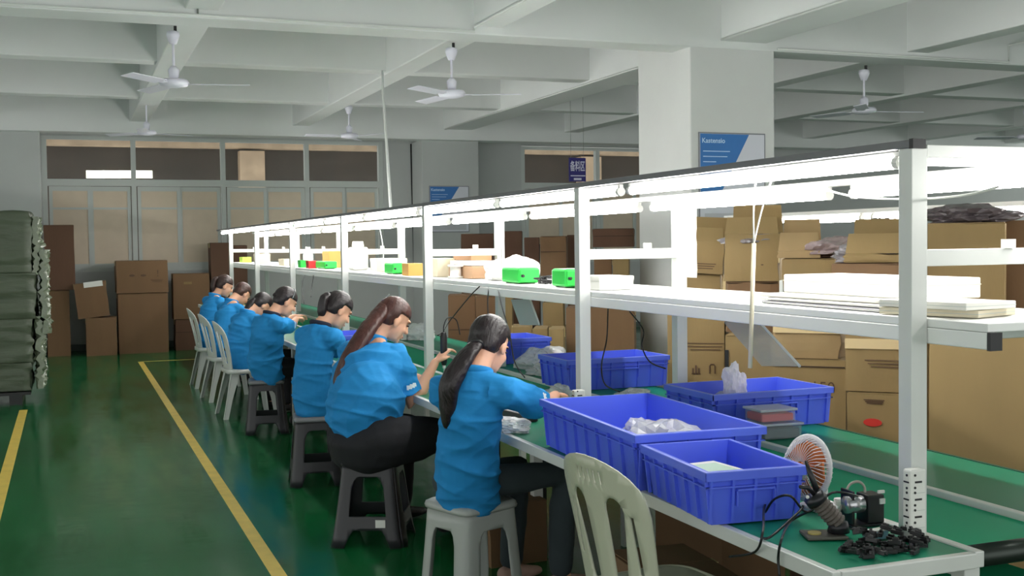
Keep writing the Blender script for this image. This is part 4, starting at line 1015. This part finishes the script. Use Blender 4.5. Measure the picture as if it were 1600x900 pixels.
for k in range(5):
    b = nb(); a0 = 2*math.pi*k/5; n = 6; g = []
    for i in range(n+1):
        r_ = .014+.066*i/n; g.append([b.verts.new(TH@Vector((r_*math.cos(a0+da), r_*math.sin(a0+da), z))) for da, z in ((-.35-.3*i/n, -.010), (0, .001), (.4+.3*i/n, .012))])
    for i in range(n):
        for j in range(2): b.faces.new((g[i][j], g[i+1][j], g[i+1][j+1], g[i][j+1]))
    r = bmesh.ops.extrude_face_region(b, geom=b.faces[:]); bmesh.ops.translate(b, vec=TH.to_3x3()@Vector((0, 0, .0012)), verts=[e for e in r['geom'] if isinstance(e, bmesh.types.BMVert)])
    link('blade', b, M_FO, fn, True)
# ribbed dark tool on a plate stand
M_RIB = mat('ribbed_grey_rubber', (88, 80, 74), .5); M_DK = mat('dark_metal_tool', (38, 38, 42), .35, .3)
tp = at(1290, 838, z=ZT)
to = thing('ribbed_tool_stand', 'dark clamp with a ribbed grey grip leaning on a flat base plate', 'tool', (tp.x, tp.y, ZT), R(-20))
b = nb(); box(b, (-.06, -.045, 0), (.05, .045, .008), bev=.003); link('base_plate', b, mat('plate_brown', (86, 84, 76), .5), to)
b = nb(); lathe(b, [(.018, 0), (.018, .004)], 14, Matrix.Translation((-.03, 0, .008))); link('gold_pad', b, mat('pad_gold', (180, 166, 96), .4), to)
ax = [Vector((.035, 0, .035)), Vector((-.02, 0, .095))]
b = nb(); tube(b, [ax[0].lerp(ax[1], k/14) for k in range(15)], [.026 if k % 2 else .022 for k in range(15)], 16); link('ribbed_grip', b, M_RIB, to)
b = nb(); tube(b, [(-.02, 0, .094), (-.035, 0, .112)], [.030, .028], 18); link('round_head', b, M_DK, to, True)
b = nb(); tube(b, [(.035, 0, .012), (.035, 0, .04)], [.03, .024], 14); link('socket', b, M_DK, to, True)
b = nb(); tube(b, [(-.03, 0, .115), (-.05, -.01, .135), (-.075, -.02, .14)], [.007, .006, .005], 8); link('nozzle', b, M_DK, to, True)
b = nb(); tube(b, [(-.02, .01, .12), (-.035, .02, .165), (-.045, .03, .20)], [.009, .008, .004], 8); link('lever', b, M_DK, to, True)
b = nb(); ellipsoid(b, (-.052, -.012, .11), (.005, .005, .005)); link('screw', b, M_WHITE, to, True)
# black motor bracket
mp_ = at(1345, 822, z=ZT)
mo = thing('motor_bracket', 'black bracket with a silver motor and a braided cable loop', 'tool', (mp_.x+.02, mp_.y+.02, ZT), R(-5))
b = nb(); box(b, (-.055, -.035, 0), (.055, .035, .006), bev=.001); link('base_plate', b, M_DK, mo)
b = nb(); box(b, (.0, -.03, .006), (.052, .03, .085), bev=.003); link('housing', b, M_BLACK, mo)
b = nb(); box(b, (-.05, -.03, .006), (-.042, .03, .10), bev=.002); link('side_plate', b, M_BLACK, mo)
b = nb(); tube(b, [(-.06, -.012, .06), (-.01, -.012, .06)], .024, 20); link('motor', b, mat('silver_metal', (190, 190, 194), .25, .8), mo, True)
b = nb(); tube(b, cable([(-.075, .02, .01), (-.055, .01, .06), (-.03, .02, .105), (.0, .02, .115), (.02, .02, .10), (.015, .01, .08)]), .004, 6); link('braided_cable', b, mat('braid_grey', (150, 150, 140), .6), mo, True)
b = nb(); box(b, (.03, -.034, .09), (.05, -.028, .098)); box(b, (.035, -.034, .06), (.052, -.03, .075)); link('bright_clip', b, M_ALU, mo)
cp = at(1308, 800, z=ZT)
for k, (dx, dy) in enumerate(((-.015, .05), (.03, .03))):
    t = thing('small_cup', ['white cup behind the ribbed tool', 'white cup beside the black bracket'][k], 'cup', (cp.x+dx, cp.y+dy, ZT)); b = nb(); lathe(b, [(.012, 0), (.016, .025), (.016, .028), (.013, .028), (.011, .006)], 16); link('body', b, M_WHITE, t, True); b = nb(); lathe(b, [(.0155, .0285), (.0155, .031)], 14); link('lid', b, M_FW, t)
bp_ = at(1376, 845, z=ZT)
t = thing('small_box', 'small pale blue box lying on the black connectors', 'box', (bp_.x, bp_.y+.02, ZT), R(8)); b = nb(); box(b, (-.035, -.012, .0), (.035, .012, .022), bev=.001); link('body', b, mat('pale_blue_box', (128, 172, 190), .5), t); b = nb(); box(b, (-.0352, -.0122, .022), (.0352, .0122, .026)); link('lid', b, M_WHITE, t)
# heap of black connectors: individual parts
random.seed(3)
b = nb(); box(b, (-.016, -.006, 0), (.016, .006, .010), bev=.001); box(b, (-.012, -.002, .010), (.004, .004, .016)); tube(b, [(.016, 0, .004), (.024, 0, .004)], .002, 6)
cn0 = tag(link('black_connector', b, M_BLACK), 'small black plastic connector in the heap at the near bench corner', 'connector', 'black connectors heaped at the near bench corner')
for k in range(64):
    c0 = cn0 if k == 0 else cn0.copy()
    if k: COL.objects.link(c0)
    u_ = random.uniform(1318, 1444); v_ = 856+random.gauss(0, 8)+(u_-1380)*-.05; q = at(u_, v_, z=ZT)
    c0.location = (q.x, max(q.y, 2.31), ZT+.001+.012*(k % 3)*(1 if k > 20 else 0)); c0.rotation_euler = (random.uniform(-.25, .25) if k > 20 else 0, random.uniform(-.25, .25) if k > 20 else 0, random.uniform(0, 6.3))
g = at(1300, 812, z=ZT)
cord([A(1255, 790, 1.86), A(1248, 800, 1.84), A(1205, 838, 1.72), A(1190, 840, 1.71)], 'black cord lying along the near bench edge'); 
cord([at(1262, 800, z=.80), at(1235, 815, z=.765), at(1222, 840, x=1.68), at(1216, 870, x=1.68), at(1218, 900, x=1.68)], 'black cord dropping over the bench front edge')
cord([at(1215, 772, z=.80), at(1195, 790, z=.8), at(1192, 830, x=1.68), at(1180, 862, x=1.68), at(1140, 870, x=1.70)], 'thin black cord looping from the crate corner under the bench')
cord([at(1340, 775, z=.84), at(1300, 770, z=.86), at(1262, 800, z=.80), at(1235, 775, z=.85), at(1210, 780, z=.83), at(1196, 800, z=.78)], 'wire running from the bracket past the small crate')

# ------------------------------------------------------------------ seats
chair('empty beige plastic chair in the foreground pushed to the bench', (1.765, 3.22, .0), R(7), M_CHB, style=0)
M_ = M_CH
chair('nearest of the three white slatted plastic chairs of the far workers', (1.52, 10.72, 0), R(4), M_, style=1)
chair('middle of the three white slatted plastic chairs of the far workers', (1.52, 11.95, 0), R(6), M_, style=1)
chair('farthest of the three white slatted plastic chairs of the far workers', (1.52, 13.15, 0), R(2), M_, style=1)
stool('light grey plastic stool under the front worker', (1.60, 4.66, 0), R(20), M_STG, H_=.45, flat=.29, base=.36)
stool('charcoal plastic stool with a white sticker under the big worker', (1.47, 5.86, 0), R(-25), M_STD, bar=True, base=.40, flat=.28)
stool('charcoal plastic stool with a grey top under the third worker', (1.49, 7.45, 0), R(-8), M_STD, top=M_STT, bar=True)
stool('charcoal plastic stool under the fourth worker', (1.52, 9.65, 0), R(-8), M_STD, top=M_STT, bar=True)
# ------------------------------------------------------------------ people
M_SKIN = mat('skin', (226, 172, 142), .5, var=.04, vscale=9, sss=.06)
M_HAIRB = mat('hair_black', (36, 28, 30), .38, var=.3, vscale=14, bump=.005, bscale=36, stretch=(1, 4, 1), spec=.5)
M_HAIRR = mat('hair_chestnut', (74, 42, 36), .4, var=.35, vscale=12, bump=.003, bscale=34, stretch=(3, 3, .5), spec=.5)
M_SHIRT = mat('blue_shirt_fabric', (38, 138, 204), .8, var=.05, vscale=5, bump=.003, bscale=11, stretch=(1, 1, 2.2), spec=.25)
M_LOGO = mat('white_sleeve_print', (232, 240, 246), .6)
M_COLL = mat('navy_collar', (22, 30, 52), .8)
M_TRB = mat('black_trouser_fabric', (24, 25, 30), .85, bump=.003, bscale=12); M_TRG = mat('dark_grey_jeans', (54, 64, 68), .85, bump=.003, bscale=14, var=.1)
M_SHOE = mat('pale_shoe', (186, 152, 138), .6); M_SHOEB = mat('dark_shoe', (40, 38, 40), .6); M_EYE = mat('eye_dark', (30, 22, 20), .3); M_LIP = mat('lips', (186, 96, 90), .45)
def person(lab, base, phi, head, hyaw, hpitch, hands, g=1., gd=None, hair='low', hm=None, collar=None, tr=None, shoes=None, vox=.007, sleeve=.82, hem=.40, elbow_out=.25, seat=.45, tilt=0., hem_off=0., lphi=None, knee=.40, pf=-.35):
    """base pelvis x,y; phi facing (deg from +x); head = world centre of head; hands = (left, right) world targets"""
    hm = hm or M_HAIRB; tr = tr or M_TRB; gd = gd or g
    t = thing('person', lab, 'person', (base[0], base[1], 0))
    O = Vector((base[0], base[1], 0)); F = Vector((math.cos(R(phi)), math.sin(R(phi)), 0)); L = Vector((-F.y, F.x, 0)); Z = Vector((0, 0, 1))
    Hc = Vector(head)-O
    HF = Vector((math.cos(R(hyaw)), math.sin(R(hyaw)), 0)); HL = Vector((-HF.y, HF.x, 0))
    if tilt: HL = (HL+Z*math.sin(R(tilt))).normalized()
    hf = (HF*math.cos(R(hpitch))-Z*math.sin(R(hpitch))).normalized(); hl = (HL-hf*HL.dot(hf)).normalized(); hu = hf.cross(hl)
    HM = Matrix((( hf.x, hl.x, hu.x, Hc.x), (hf.y, hl.y, hu.y, Hc.y), (hf.z, hl.z, hu.z, Hc.z), (0, 0, 0, 1)))
    H = lambda x, y, z: HM@Vector((x, y, z))
    hip = Z*(seat+.085)
    NB = H(-.045, 0, -.125) - HF*.02 - Z*.015           # base of neck
    SH = NB - Z*.055 - F*.015                            # shoulder line centre
    mid = hip.lerp(SH, .45) - F*.03; ch = hip.lerp(SH, .78) - F*.022
    sw = .168*(.6+.4*g)
    Ls = L
    arms = []
    for s, hd in ((1, hands[0]), (-1, hands[1])):
        S_ = SH+Ls*(s*sw)+F*.0-Z*.02; T = Vector(hd)-O; la, lb = .275, .25
        d = T-S_; D = min(d.length, (la+lb)*.985); T2 = S_+d.normalized()*D
        a = (la*la-lb*lb+D*D)/(2*D); hgt = math.sqrt(max(la*la-a*a, 1e-6))
        pole = (-Z*1.0+Ls*s*elbow_out*2+F*pf); dn = d.normalized(); pole = (pole-dn*pole.dot(dn)).normalized()
        E_ = S_+dn*a+pole*hgt; arms.append((S_, E_, T2, s))
    hips_ = [hip+L*(s*.085*g) for s in (1, -1)]
    FB, LB = F, L
    if lphi is not None: F = Vector((math.cos(R(lphi)), math.sin(R(lphi)), 0)); L = Vector((-F.y, F.x, 0))
    legs = []
    for s, hp in ((1, hips_[0]), (-1, hips_[1])):
        kn = hp+F*knee+L*(s*.06)+Z*.0; kn.z = seat+.075; an = kn+F*(-.03)+L*(s*.01); an.z = .085; legs.append((hp, kn, an, s))
    FL, LL = F, L; F, L = FB, LB
    # ---- skin: one continuous body
    b = nb(); N0 = lambda *a: None
    def ell(c, r, seg=18): ellipsoid(b, H(*c), r, HM.to_3x3(), seg, 12)
    ell((-.012, 0, .03), (.090, .073, .086)); ell((.026, 0, -.03), (.060, .060, .082)); ell((.030, 0, -.078), (.045, .046, .032)); ell((.066, 0, -.094), (.018, .022, .016))
    rtube(b, [H(.084, 0, .012), H(.094, 0, -.012), H(.101, 0, -.028)], [.007, .009, .012], 10)
    ell((.082, 0, -.058), (.011, .022, .008), 10); ell((.082, 0, -.070), (.010, .019, .007), 10)
    ell((.078, 0, .028), (.010, .05, .010), 10)
    for s in (1, -1):
        ell((-.006, s*.073, -.012), (.019, .009, .031), 10); ell((.058, s*.036, -.03), (.022, .02, .022), 10)
    rtube(b, [H(-.03, 0, -.03), H(-.04, 0, -.09), NB, SH+Z*.0], [(.05, .055), (.048, .05), (.052*(.8+.2*g), .054), (.08, .06)], 16, ref=F)
    rtube(b, [hip, mid, ch, SH], [(.12*g, .08*gd), (.11*g, .075*gd), (.13*g, .08*gd), (.13, .06)], 18, ref=F)
    for S_, E_, T2, s in arms:
        k = .75+.25*g
        rtube(b, [SH+Ls*(s*.08), S_, S_.lerp(E_, .5), E_, E_.lerp(T2, .3), E_.lerp(T2, .75), T2], [.036, .04*k, .041*k, .037*k, .038*k, .028, .023], 12)
        # hand: palm, four fingers and a thumb
        fd = (T2-E_).normalized(); down = -Z; dd = (fd+down*.15+F*.25).normalized(); side = dd.cross(Z).normalized(); nn = side.cross(dd).normalized()
        P0 = T2; P1 = T2+dd*.075
        tube(b, [P0-dd*.012, P0+dd*.01, P0+dd*.045, P1, P1+dd*.006], [(.018, .014), (.026, .014), (.037, .013), (.037, .011), (.03, .006)], 12, ref=nn)
        for i, (o_, ln) in enumerate(((.027, .066), (.009, .074), (-.009, .07), (-.027, .055))):
            r0 = P1+side*o_-dd*.008; k1 = r0+dd*ln*.5-nn*.006+side*o_*.12; k2 = k1+(dd*.6-nn*.8)*ln*.3; k3 = k2+(dd*.15-nn)*ln*.28
            rtube(b, [r0, k1, k2, k3], [.0088, .0082, .0076, .0066], 8)
        tside = -side*s; r0 = P0+tside*.018+dd*.015; k1 = r0+(tside*.8+dd*.7)*.030-nn*.006; k2 = k1+(dd*.9-nn*.4+tside*.15)*.032
        rtube(b, [r0, k1, k2], [.012, .0105, .008], 8)
    for hp, kn, an, s in legs:
        rtube(b, [hp, hp.lerp(kn, .5), kn, kn.lerp(an, .35), an], [.065*g, .06*g, .048, .046, .033], 12)
        rtube(b, [an-Z*.01, an+FL*.05-Z*.045, an+FL*.13-Z*.06], [.03, .032, .022], 10)
    body = remeshed('body', b, M_SKIN, vox, 3, t)
    # eyes, brows, lips
    for s in (1, -1):
        b = nb(); ellipsoid(b, (0, 0, 0), (.006, .013, .005), None, 10, 8); o = link('eye', b, M_EYE, t, True); o.matrix_local = HM@Matrix.Translation((.0805, s*.029, .004))
        b = nb(); tube(b, [(.083, s*.014, .022), (.083, s*.030, .026), (.076, s*.046, .021)], .0028, 6); o = link('eyebrow', b, hm, t, True); o.matrix_local = HM.copy()
    b = nb(); ellipsoid(b, (0, 0, 0), (.006, .019, .0045), None, 10, 8); o = link('lips', b, M_LIP, t, True); o.matrix_local = HM@Matrix.Translation((.0885, 0, -.063))
    # ---- shirt
    b = nb(); hz = hip+Z*(hem-.45)-F*.015*gd
    bw, bd = .172*g, .125*gd
    hb = Vector((hz.x, hz.y, max(hz.z, seat+.03)+hem_off))
    rtube(b, [hb, hb.lerp(mid, .45)-F*.02, mid, ch, SH-Z*.01, SH+Z*.03], [(bw*1.0, bd*1.12), (bw*1.0, bd*1.08), (bw*.95, bd*1.03), (bw*.97, bd*1.0), (.162*(.6+.4*g), .085*(.7+.3*gd)), (.085, .062)], 24, ref=F)
    rtube(b, [SH+Ls*(sw*.92)-Z*.012, SH+Ls*.0+Z*.008, SH-Ls*(sw*.92)-Z*.012], [(.058, .062), (.07, .062), (.058, .062)], 14, ref=F)
    tube(b, [SH-Z*.02, NB+Z*.012+F*.0], [(.095, .085), (.066, .064)], 18, ref=F)
    for S_, E_, T2, s in arms:
        k = .72+.28*g; e = S_.lerp(E_, sleeve)
        tube(b, [SH+Ls*(s*sw*.5)-Z*.015, S_.lerp(SH, .1)-Z*.004, S_.lerp(E_, .35), e.lerp(S_, .12), e], [(.075, .07), (.071*k, .073*k), (.068*k, .07*k), (.069*k, .071*k), (.070*k, .072*k)], 16)
    def rg(n): return max(0., 1-abs(n)*3.4)**1.4
    def fold(c, n):
        lo = max(0., min(1., 1.25-(c.z-seat)*1.6)); v_ = c+O*3
        q1 = Vector((v_.x*2.6+v_.z*2.4, v_.y*2.6-v_.z*1.8, v_.z*9)); q2 = Vector((v_.x*4+v_.z*5, v_.y*4+v_.z*4.5, v_.z*3)); q3 = Vector((v_.x*5-v_.z*6, v_.y*5+v_.z*3, v_.z*6))
        return ((rg(noise.noise(q1))-.35)*.009*(.25+lo)+(rg(noise.noise(q2))-.35)*.0065+(rg(noise.noise(q3))-.35)*.005)*(.6+.4*g) + noise.noise(v_*4)*.004*g - .001
    sh = remeshed('shirt', b, [M_SHIRT, M_LOGO], max(vox, .0065), 3, t, fold)
    for S_, E_, T2, s in arms:
        if s > 0: continue
        ax = (E_-S_).normalized(); e = S_.lerp(E_, sleeve-.16)
        out = (-Ls*.75-F*.1+Z*.25+Vector((-.1, -.5, 0))); out = (out-ax*out.dot(ax)).normalized(); cr = ax.cross(out)
        for p in sh.data.polygons:
            c = p.center-e
            if abs(c.dot(ax)) < .011 and abs(c.dot(cr)) < .03 and c.dot(out) > .03: p.material_index = 1
    # collar
    b = nb(); ring = []
    for k in range(20):
        a = 2*math.pi*k/20; ring.append(NB+Z*.008+L*(math.cos(a)*.066)+F*(math.sin(a)*.064+.004)-Z*(.02*math.sin(a)))
    tube(b, ring, [(.007, .016)]*20, 8, closed=True, ref=Z); link('collar', b, collar or M_SHIRT, t, True)
    # ---- trousers
    b = nb(); rtube(b, [hip+Z*.06-F*.02, hip-Z*.012-F*.02], [(.145*g, .10*gd), ((.168 if g > 1.2 else .155)*g, (.135 if g > 1.2 else .12)*gd)], 20, ref=F)
    for hp, kn, an, s in legs:
        rtube(b, [hp-FL*.03, hp.lerp(kn, .5), kn, kn.lerp(an, .3), an+Z*.03], [(.090*g), (.080*g), (.068*(.5+.5*g)), (.064), (.056)], 14)
    remeshed('trousers', b, tr, .012, 3, t, lambda c, n: (noise.noise(Vector((c.x*9, c.y*9, c.z*14))+O)*.006))
    for hp, kn, an, s in legs:
        b = nb(); rtube(b, [an-FL*.045-Z*.04, an+FL*.03-Z*.043, an+FL*.11-Z*.053, an+FL*.155-Z*.055], [(.034, .038), (.039, .04), (.04, .028), (.03, .02)], 14, ref=Z)
        remeshed('shoe', b, shoes or M_SHOEB, .008, 2, t)
    # ---- hair cap in head space
    b = nb(); ellipsoid(b, (-.016, 0, .038), (.100, .083, .090), None, 20, 14); ellipsoid(b, (-.050, 0, .000), (.058, .073, .072), None, 18, 12)
    def hd(c, n):
        front = max(0., min(1., (c.x+.012)/.02)); low = max(0., min(1., (.047-c.z-.25*max(0, .03-abs(c.y)))/.016))
        st = noise.noise(Vector((c.x*12, c.y*45, c.z*12)))*.0022
        nape = max(0., min(1., (-.045-c.z)/.02))
        return st-.034*front*low-.012*nape
    hc = remeshed('hair', b, hm, .0055, 2, t, hd); hc.matrix_local = HM.copy()
    # ---- tail
    def tail(pts, rad, nm='ponytail', wav=.004):
        P = cable(pts, sm=6); n = len(P); Rr = []
        for i in range(n):
            f = i/(n-1)*(len(rad)-1); k = int(min(f, len(rad)-2)); r_ = rad[k]*(1-(f-k))+rad[k+1]*(f-k); Rr.append((r_*1.15, r_*.8))
        b = nb(); rtube(b, P, Rr, 14, ref=None)
        return remeshed(nm, b, hm, .006, 1, t, lambda c, n_: noise.noise(Vector((c.x*48, c.y*48, c.z*6)))*wav)
    down = -Z
    if hair == 'low':
        r0 = H(-.095, .0, -.035); tl = tail([H(-.07, 0, -.02), r0, r0-F*.06+Z*-.05+L*.03, r0-F*.10-Z*.15+L*.08, r0-F*.085-Z*.25+L*.10, r0-F*.075-Z*.33+L*.11], [.03, .026, .038, .046, .04, .012])
        b = nb(); lathe(b, [(.028, -.007), (.031, 0), (.028, .007)], 14, Matrix.Translation(r0)@(-(F*.6)+Z*-.5).to_track_quat('Z', 'Y').to_matrix().to_4x4()); link('hair_band', b, M_BLACK, tl, True)
    elif hair == 'high':
        r0 = H(-.095, 0, .055); tl = tail([H(-.06, 0, .05), r0, r0-HF*.045-Z*.015, r0-HF*.065-Z*.10, r0-HF*.055-Z*.18], [.028, .022, .036, .036, .01])
        b = nb(); lathe(b, [(.024, -.006), (.027, 0), (.024, .006)], 14, Matrix.Translation(r0)@(-HF).to_track_quat('Z', 'Y').to_matrix().to_4x4()); link('hair_band', b, M_BLACK, tl, True)
    elif hair == 'long':
        r0 = H(-.085, 0, .05); wl = Vector((-.93, .36, 0)); wt = Vector((-.36, -.93, 0)); tl = tail([H(-.05, 0, .05), r0, r0+wl*.03-Z*.05+wt*.05, r0+wl*.10-Z*.15+wt*.14, r0+wl*.17-Z*.27+wt*.20, r0+wl*.22-Z*.39+wt*.22, r0+wl*.23-Z*.46+wt*.22], [.034, .03, .046, .05, .05, .044, .014], wav=.0035)
        b = nb(); lathe(b, [(.028, -.008), (.032, 0), (.028, .008)], 14, Matrix.Translation(r0)@(-HF-Z*.5).to_track_quat('Z', 'Y').to_matrix().to_4x4()); link('hair_band', b, mat('purple_band', (96, 70, 120), .6), tl, True)
    elif hair == 'side':
        r0 = H(-.09, 0, -.01); tl = tail([H(-.06, 0, .0), r0, r0-HF*.05-Z*.04, r0-HF*.09-Z*.10, r0-HF*.12-Z*.15], [.03, .026, .036, .032, .01])
        b = nb(); ellipsoid(b, r0-L*.02, (.012, .012, .012)); link('hair_tie', b, M_WHITE, tl, True)
    elif hair == 'bun':
        r0 = H(-.09, 0, .03); tl = tail([H(-.07, 0, .03), r0, r0-HF*.03-Z*.01], [.03, .03, .018], 'hair_bun')
    if lab.find('hair clip band') >= 0:
        b = nb(); tube(b, [H(.012, math.cos(a)*.085, .038+math.sin(a)*.092) for a in [math.pi*k/16 for k in range(17)]], (.003), 6); link('head_band', b, mat('silver_band', (150, 154, 160), .3, .5), t, True)
    return t, arms, HM, O
PEOPLE = []
def hp_(u, v, x): return tuple(at(u, v, x=x))
PEOPLE.append(person('front worker seen from behind in blue shirt and dark grey jeans with low black ponytail', (1.58, 4.62), 50, hp_(765, 540, 1.62), 40, 28,
       (hp_(800, 640, 2.0), hp_(868, 618, 1.99)), g=.82, gd=.9, lphi=18, hair='low', tr=M_TRG, shoes=M_SHOE, vox=.0055, hem=.40, elbow_out=.5, seat=.45, sleeve=.78, hem_off=-.0))
PEOPLE.append(person('big worker in tight blue shirt with long chestnut ponytail holding a black screwdriver', (1.46, 5.86), 24, hp_(615, 500, 1.66), 8, 30,
       (tuple(Vector(hp_(690, 585, 1.92))+Vector((0.0, .16, -.06))), hp_(680, 566, 1.83)), pf=.55, g=1.5, gd=1.45, hair='long', hm=M_HAIRR, vox=.0055, hem=.46, elbow_out=.15, sleeve=.80, hem_off=.16))
PEOPLE.append(person('third worker from the front in blue shirt with dark collar and short high ponytail', (1.49, 7.45), 28, hp_(528, 485, 1.64), 12, 34,
       (tuple(Vector(hp_(545, 545, 1.9))+Vector((0, .14, 0))), hp_(535, 560, 1.86)), g=.88, hair='high', collar=M_COLL, vox=.007, hem=.42, elbow_out=.3, sleeve=.85))
PEOPLE.append(person('fourth worker from the front raising both hands, dark hair with silver hair clip band', (1.55, 9.65), 24, hp_(446, 472, 1.66), 8, 30,
       (tuple(Vector(hp_(483, 492, 1.95))+Vector((0, .12, 0))), hp_(476, 492, 1.93)), g=1.0, hair='bun', collar=M_COLL, vox=.008, hem=.42, elbow_out=.3, sleeve=.8))
PEOPLE.append(person('fifth worker from the front, half hidden, bent far down, black hair with white tie', (1.50, 10.75), 26, hp_(408, 478, 1.68), 20, 52,
       ((2.0, 11.0, .85), (1.98, 10.78, .85)), g=1.0, hair='side', vox=.008, hem=.42))
PEOPLE.append(person('sixth worker from the front with short brown hair looking straight down at the bench', (1.50, 11.98), 26, hp_(378, 460, 1.70), 30, 45,
       ((2.0, 12.2, .85), (1.98, 12.0, .85)), g=1.0, hair='none', hm=mat('hair_brown', (70, 46, 40), .4, var=.3, vscale=14, bump=.005, bscale=36, stretch=(1, 4, 1)), vox=.008, hem=.42))
PEOPLE.append(person('farthest worker with face in profile and small high ponytail near the olive carton', (1.50, 13.2), 22, hp_(351, 447, 1.66), 0, 25,
       ((2.0, 13.4, .85), (1.98, 13.2, .85)), g=.98, hair='high', hm=mat('hair_dark_brown', (56, 38, 34), .4, var=.3, vscale=14, bump=.005, bscale=36, stretch=(1, 4, 1)), vox=.008, hem=.42))
# screwdriver in the big worker's right hand
_, arms_, HM_, O_ = PEOPLE[1]; T_ = arms_[1][2]+O_; f_ = (arms_[1][2]-arms_[1][1]).normalized()
c_ = T_+f_*.078+Vector((.01, 0, .005))
sd = thing('electric_screwdriver', 'black electric screwdriver held upright by the big worker', 'tool', (c_.x, c_.y, c_.z-.05))
b = nb(); lathe(b, [(.012, -.04), (.017, -.02), (.019, .04), (.019, .11), (.014, .135), (.008, .14)], 16); link('grip', b, M_BLACK, sd, True)
b = nb(); lathe(b, [(.003, -.11), (.004, -.06), (.009, -.055), (.009, -.04)], 10); link('bit', b, M_ALU, sd, True)
b = nb(); tube(b, cable([(0, 0, .138), (.004, 0, .18), (.03, .01, .215), (.08, .02, .20), (.10, .02, .12)]), .003, 6); link('coiled_lead', b, M_BLACK, sd, True)
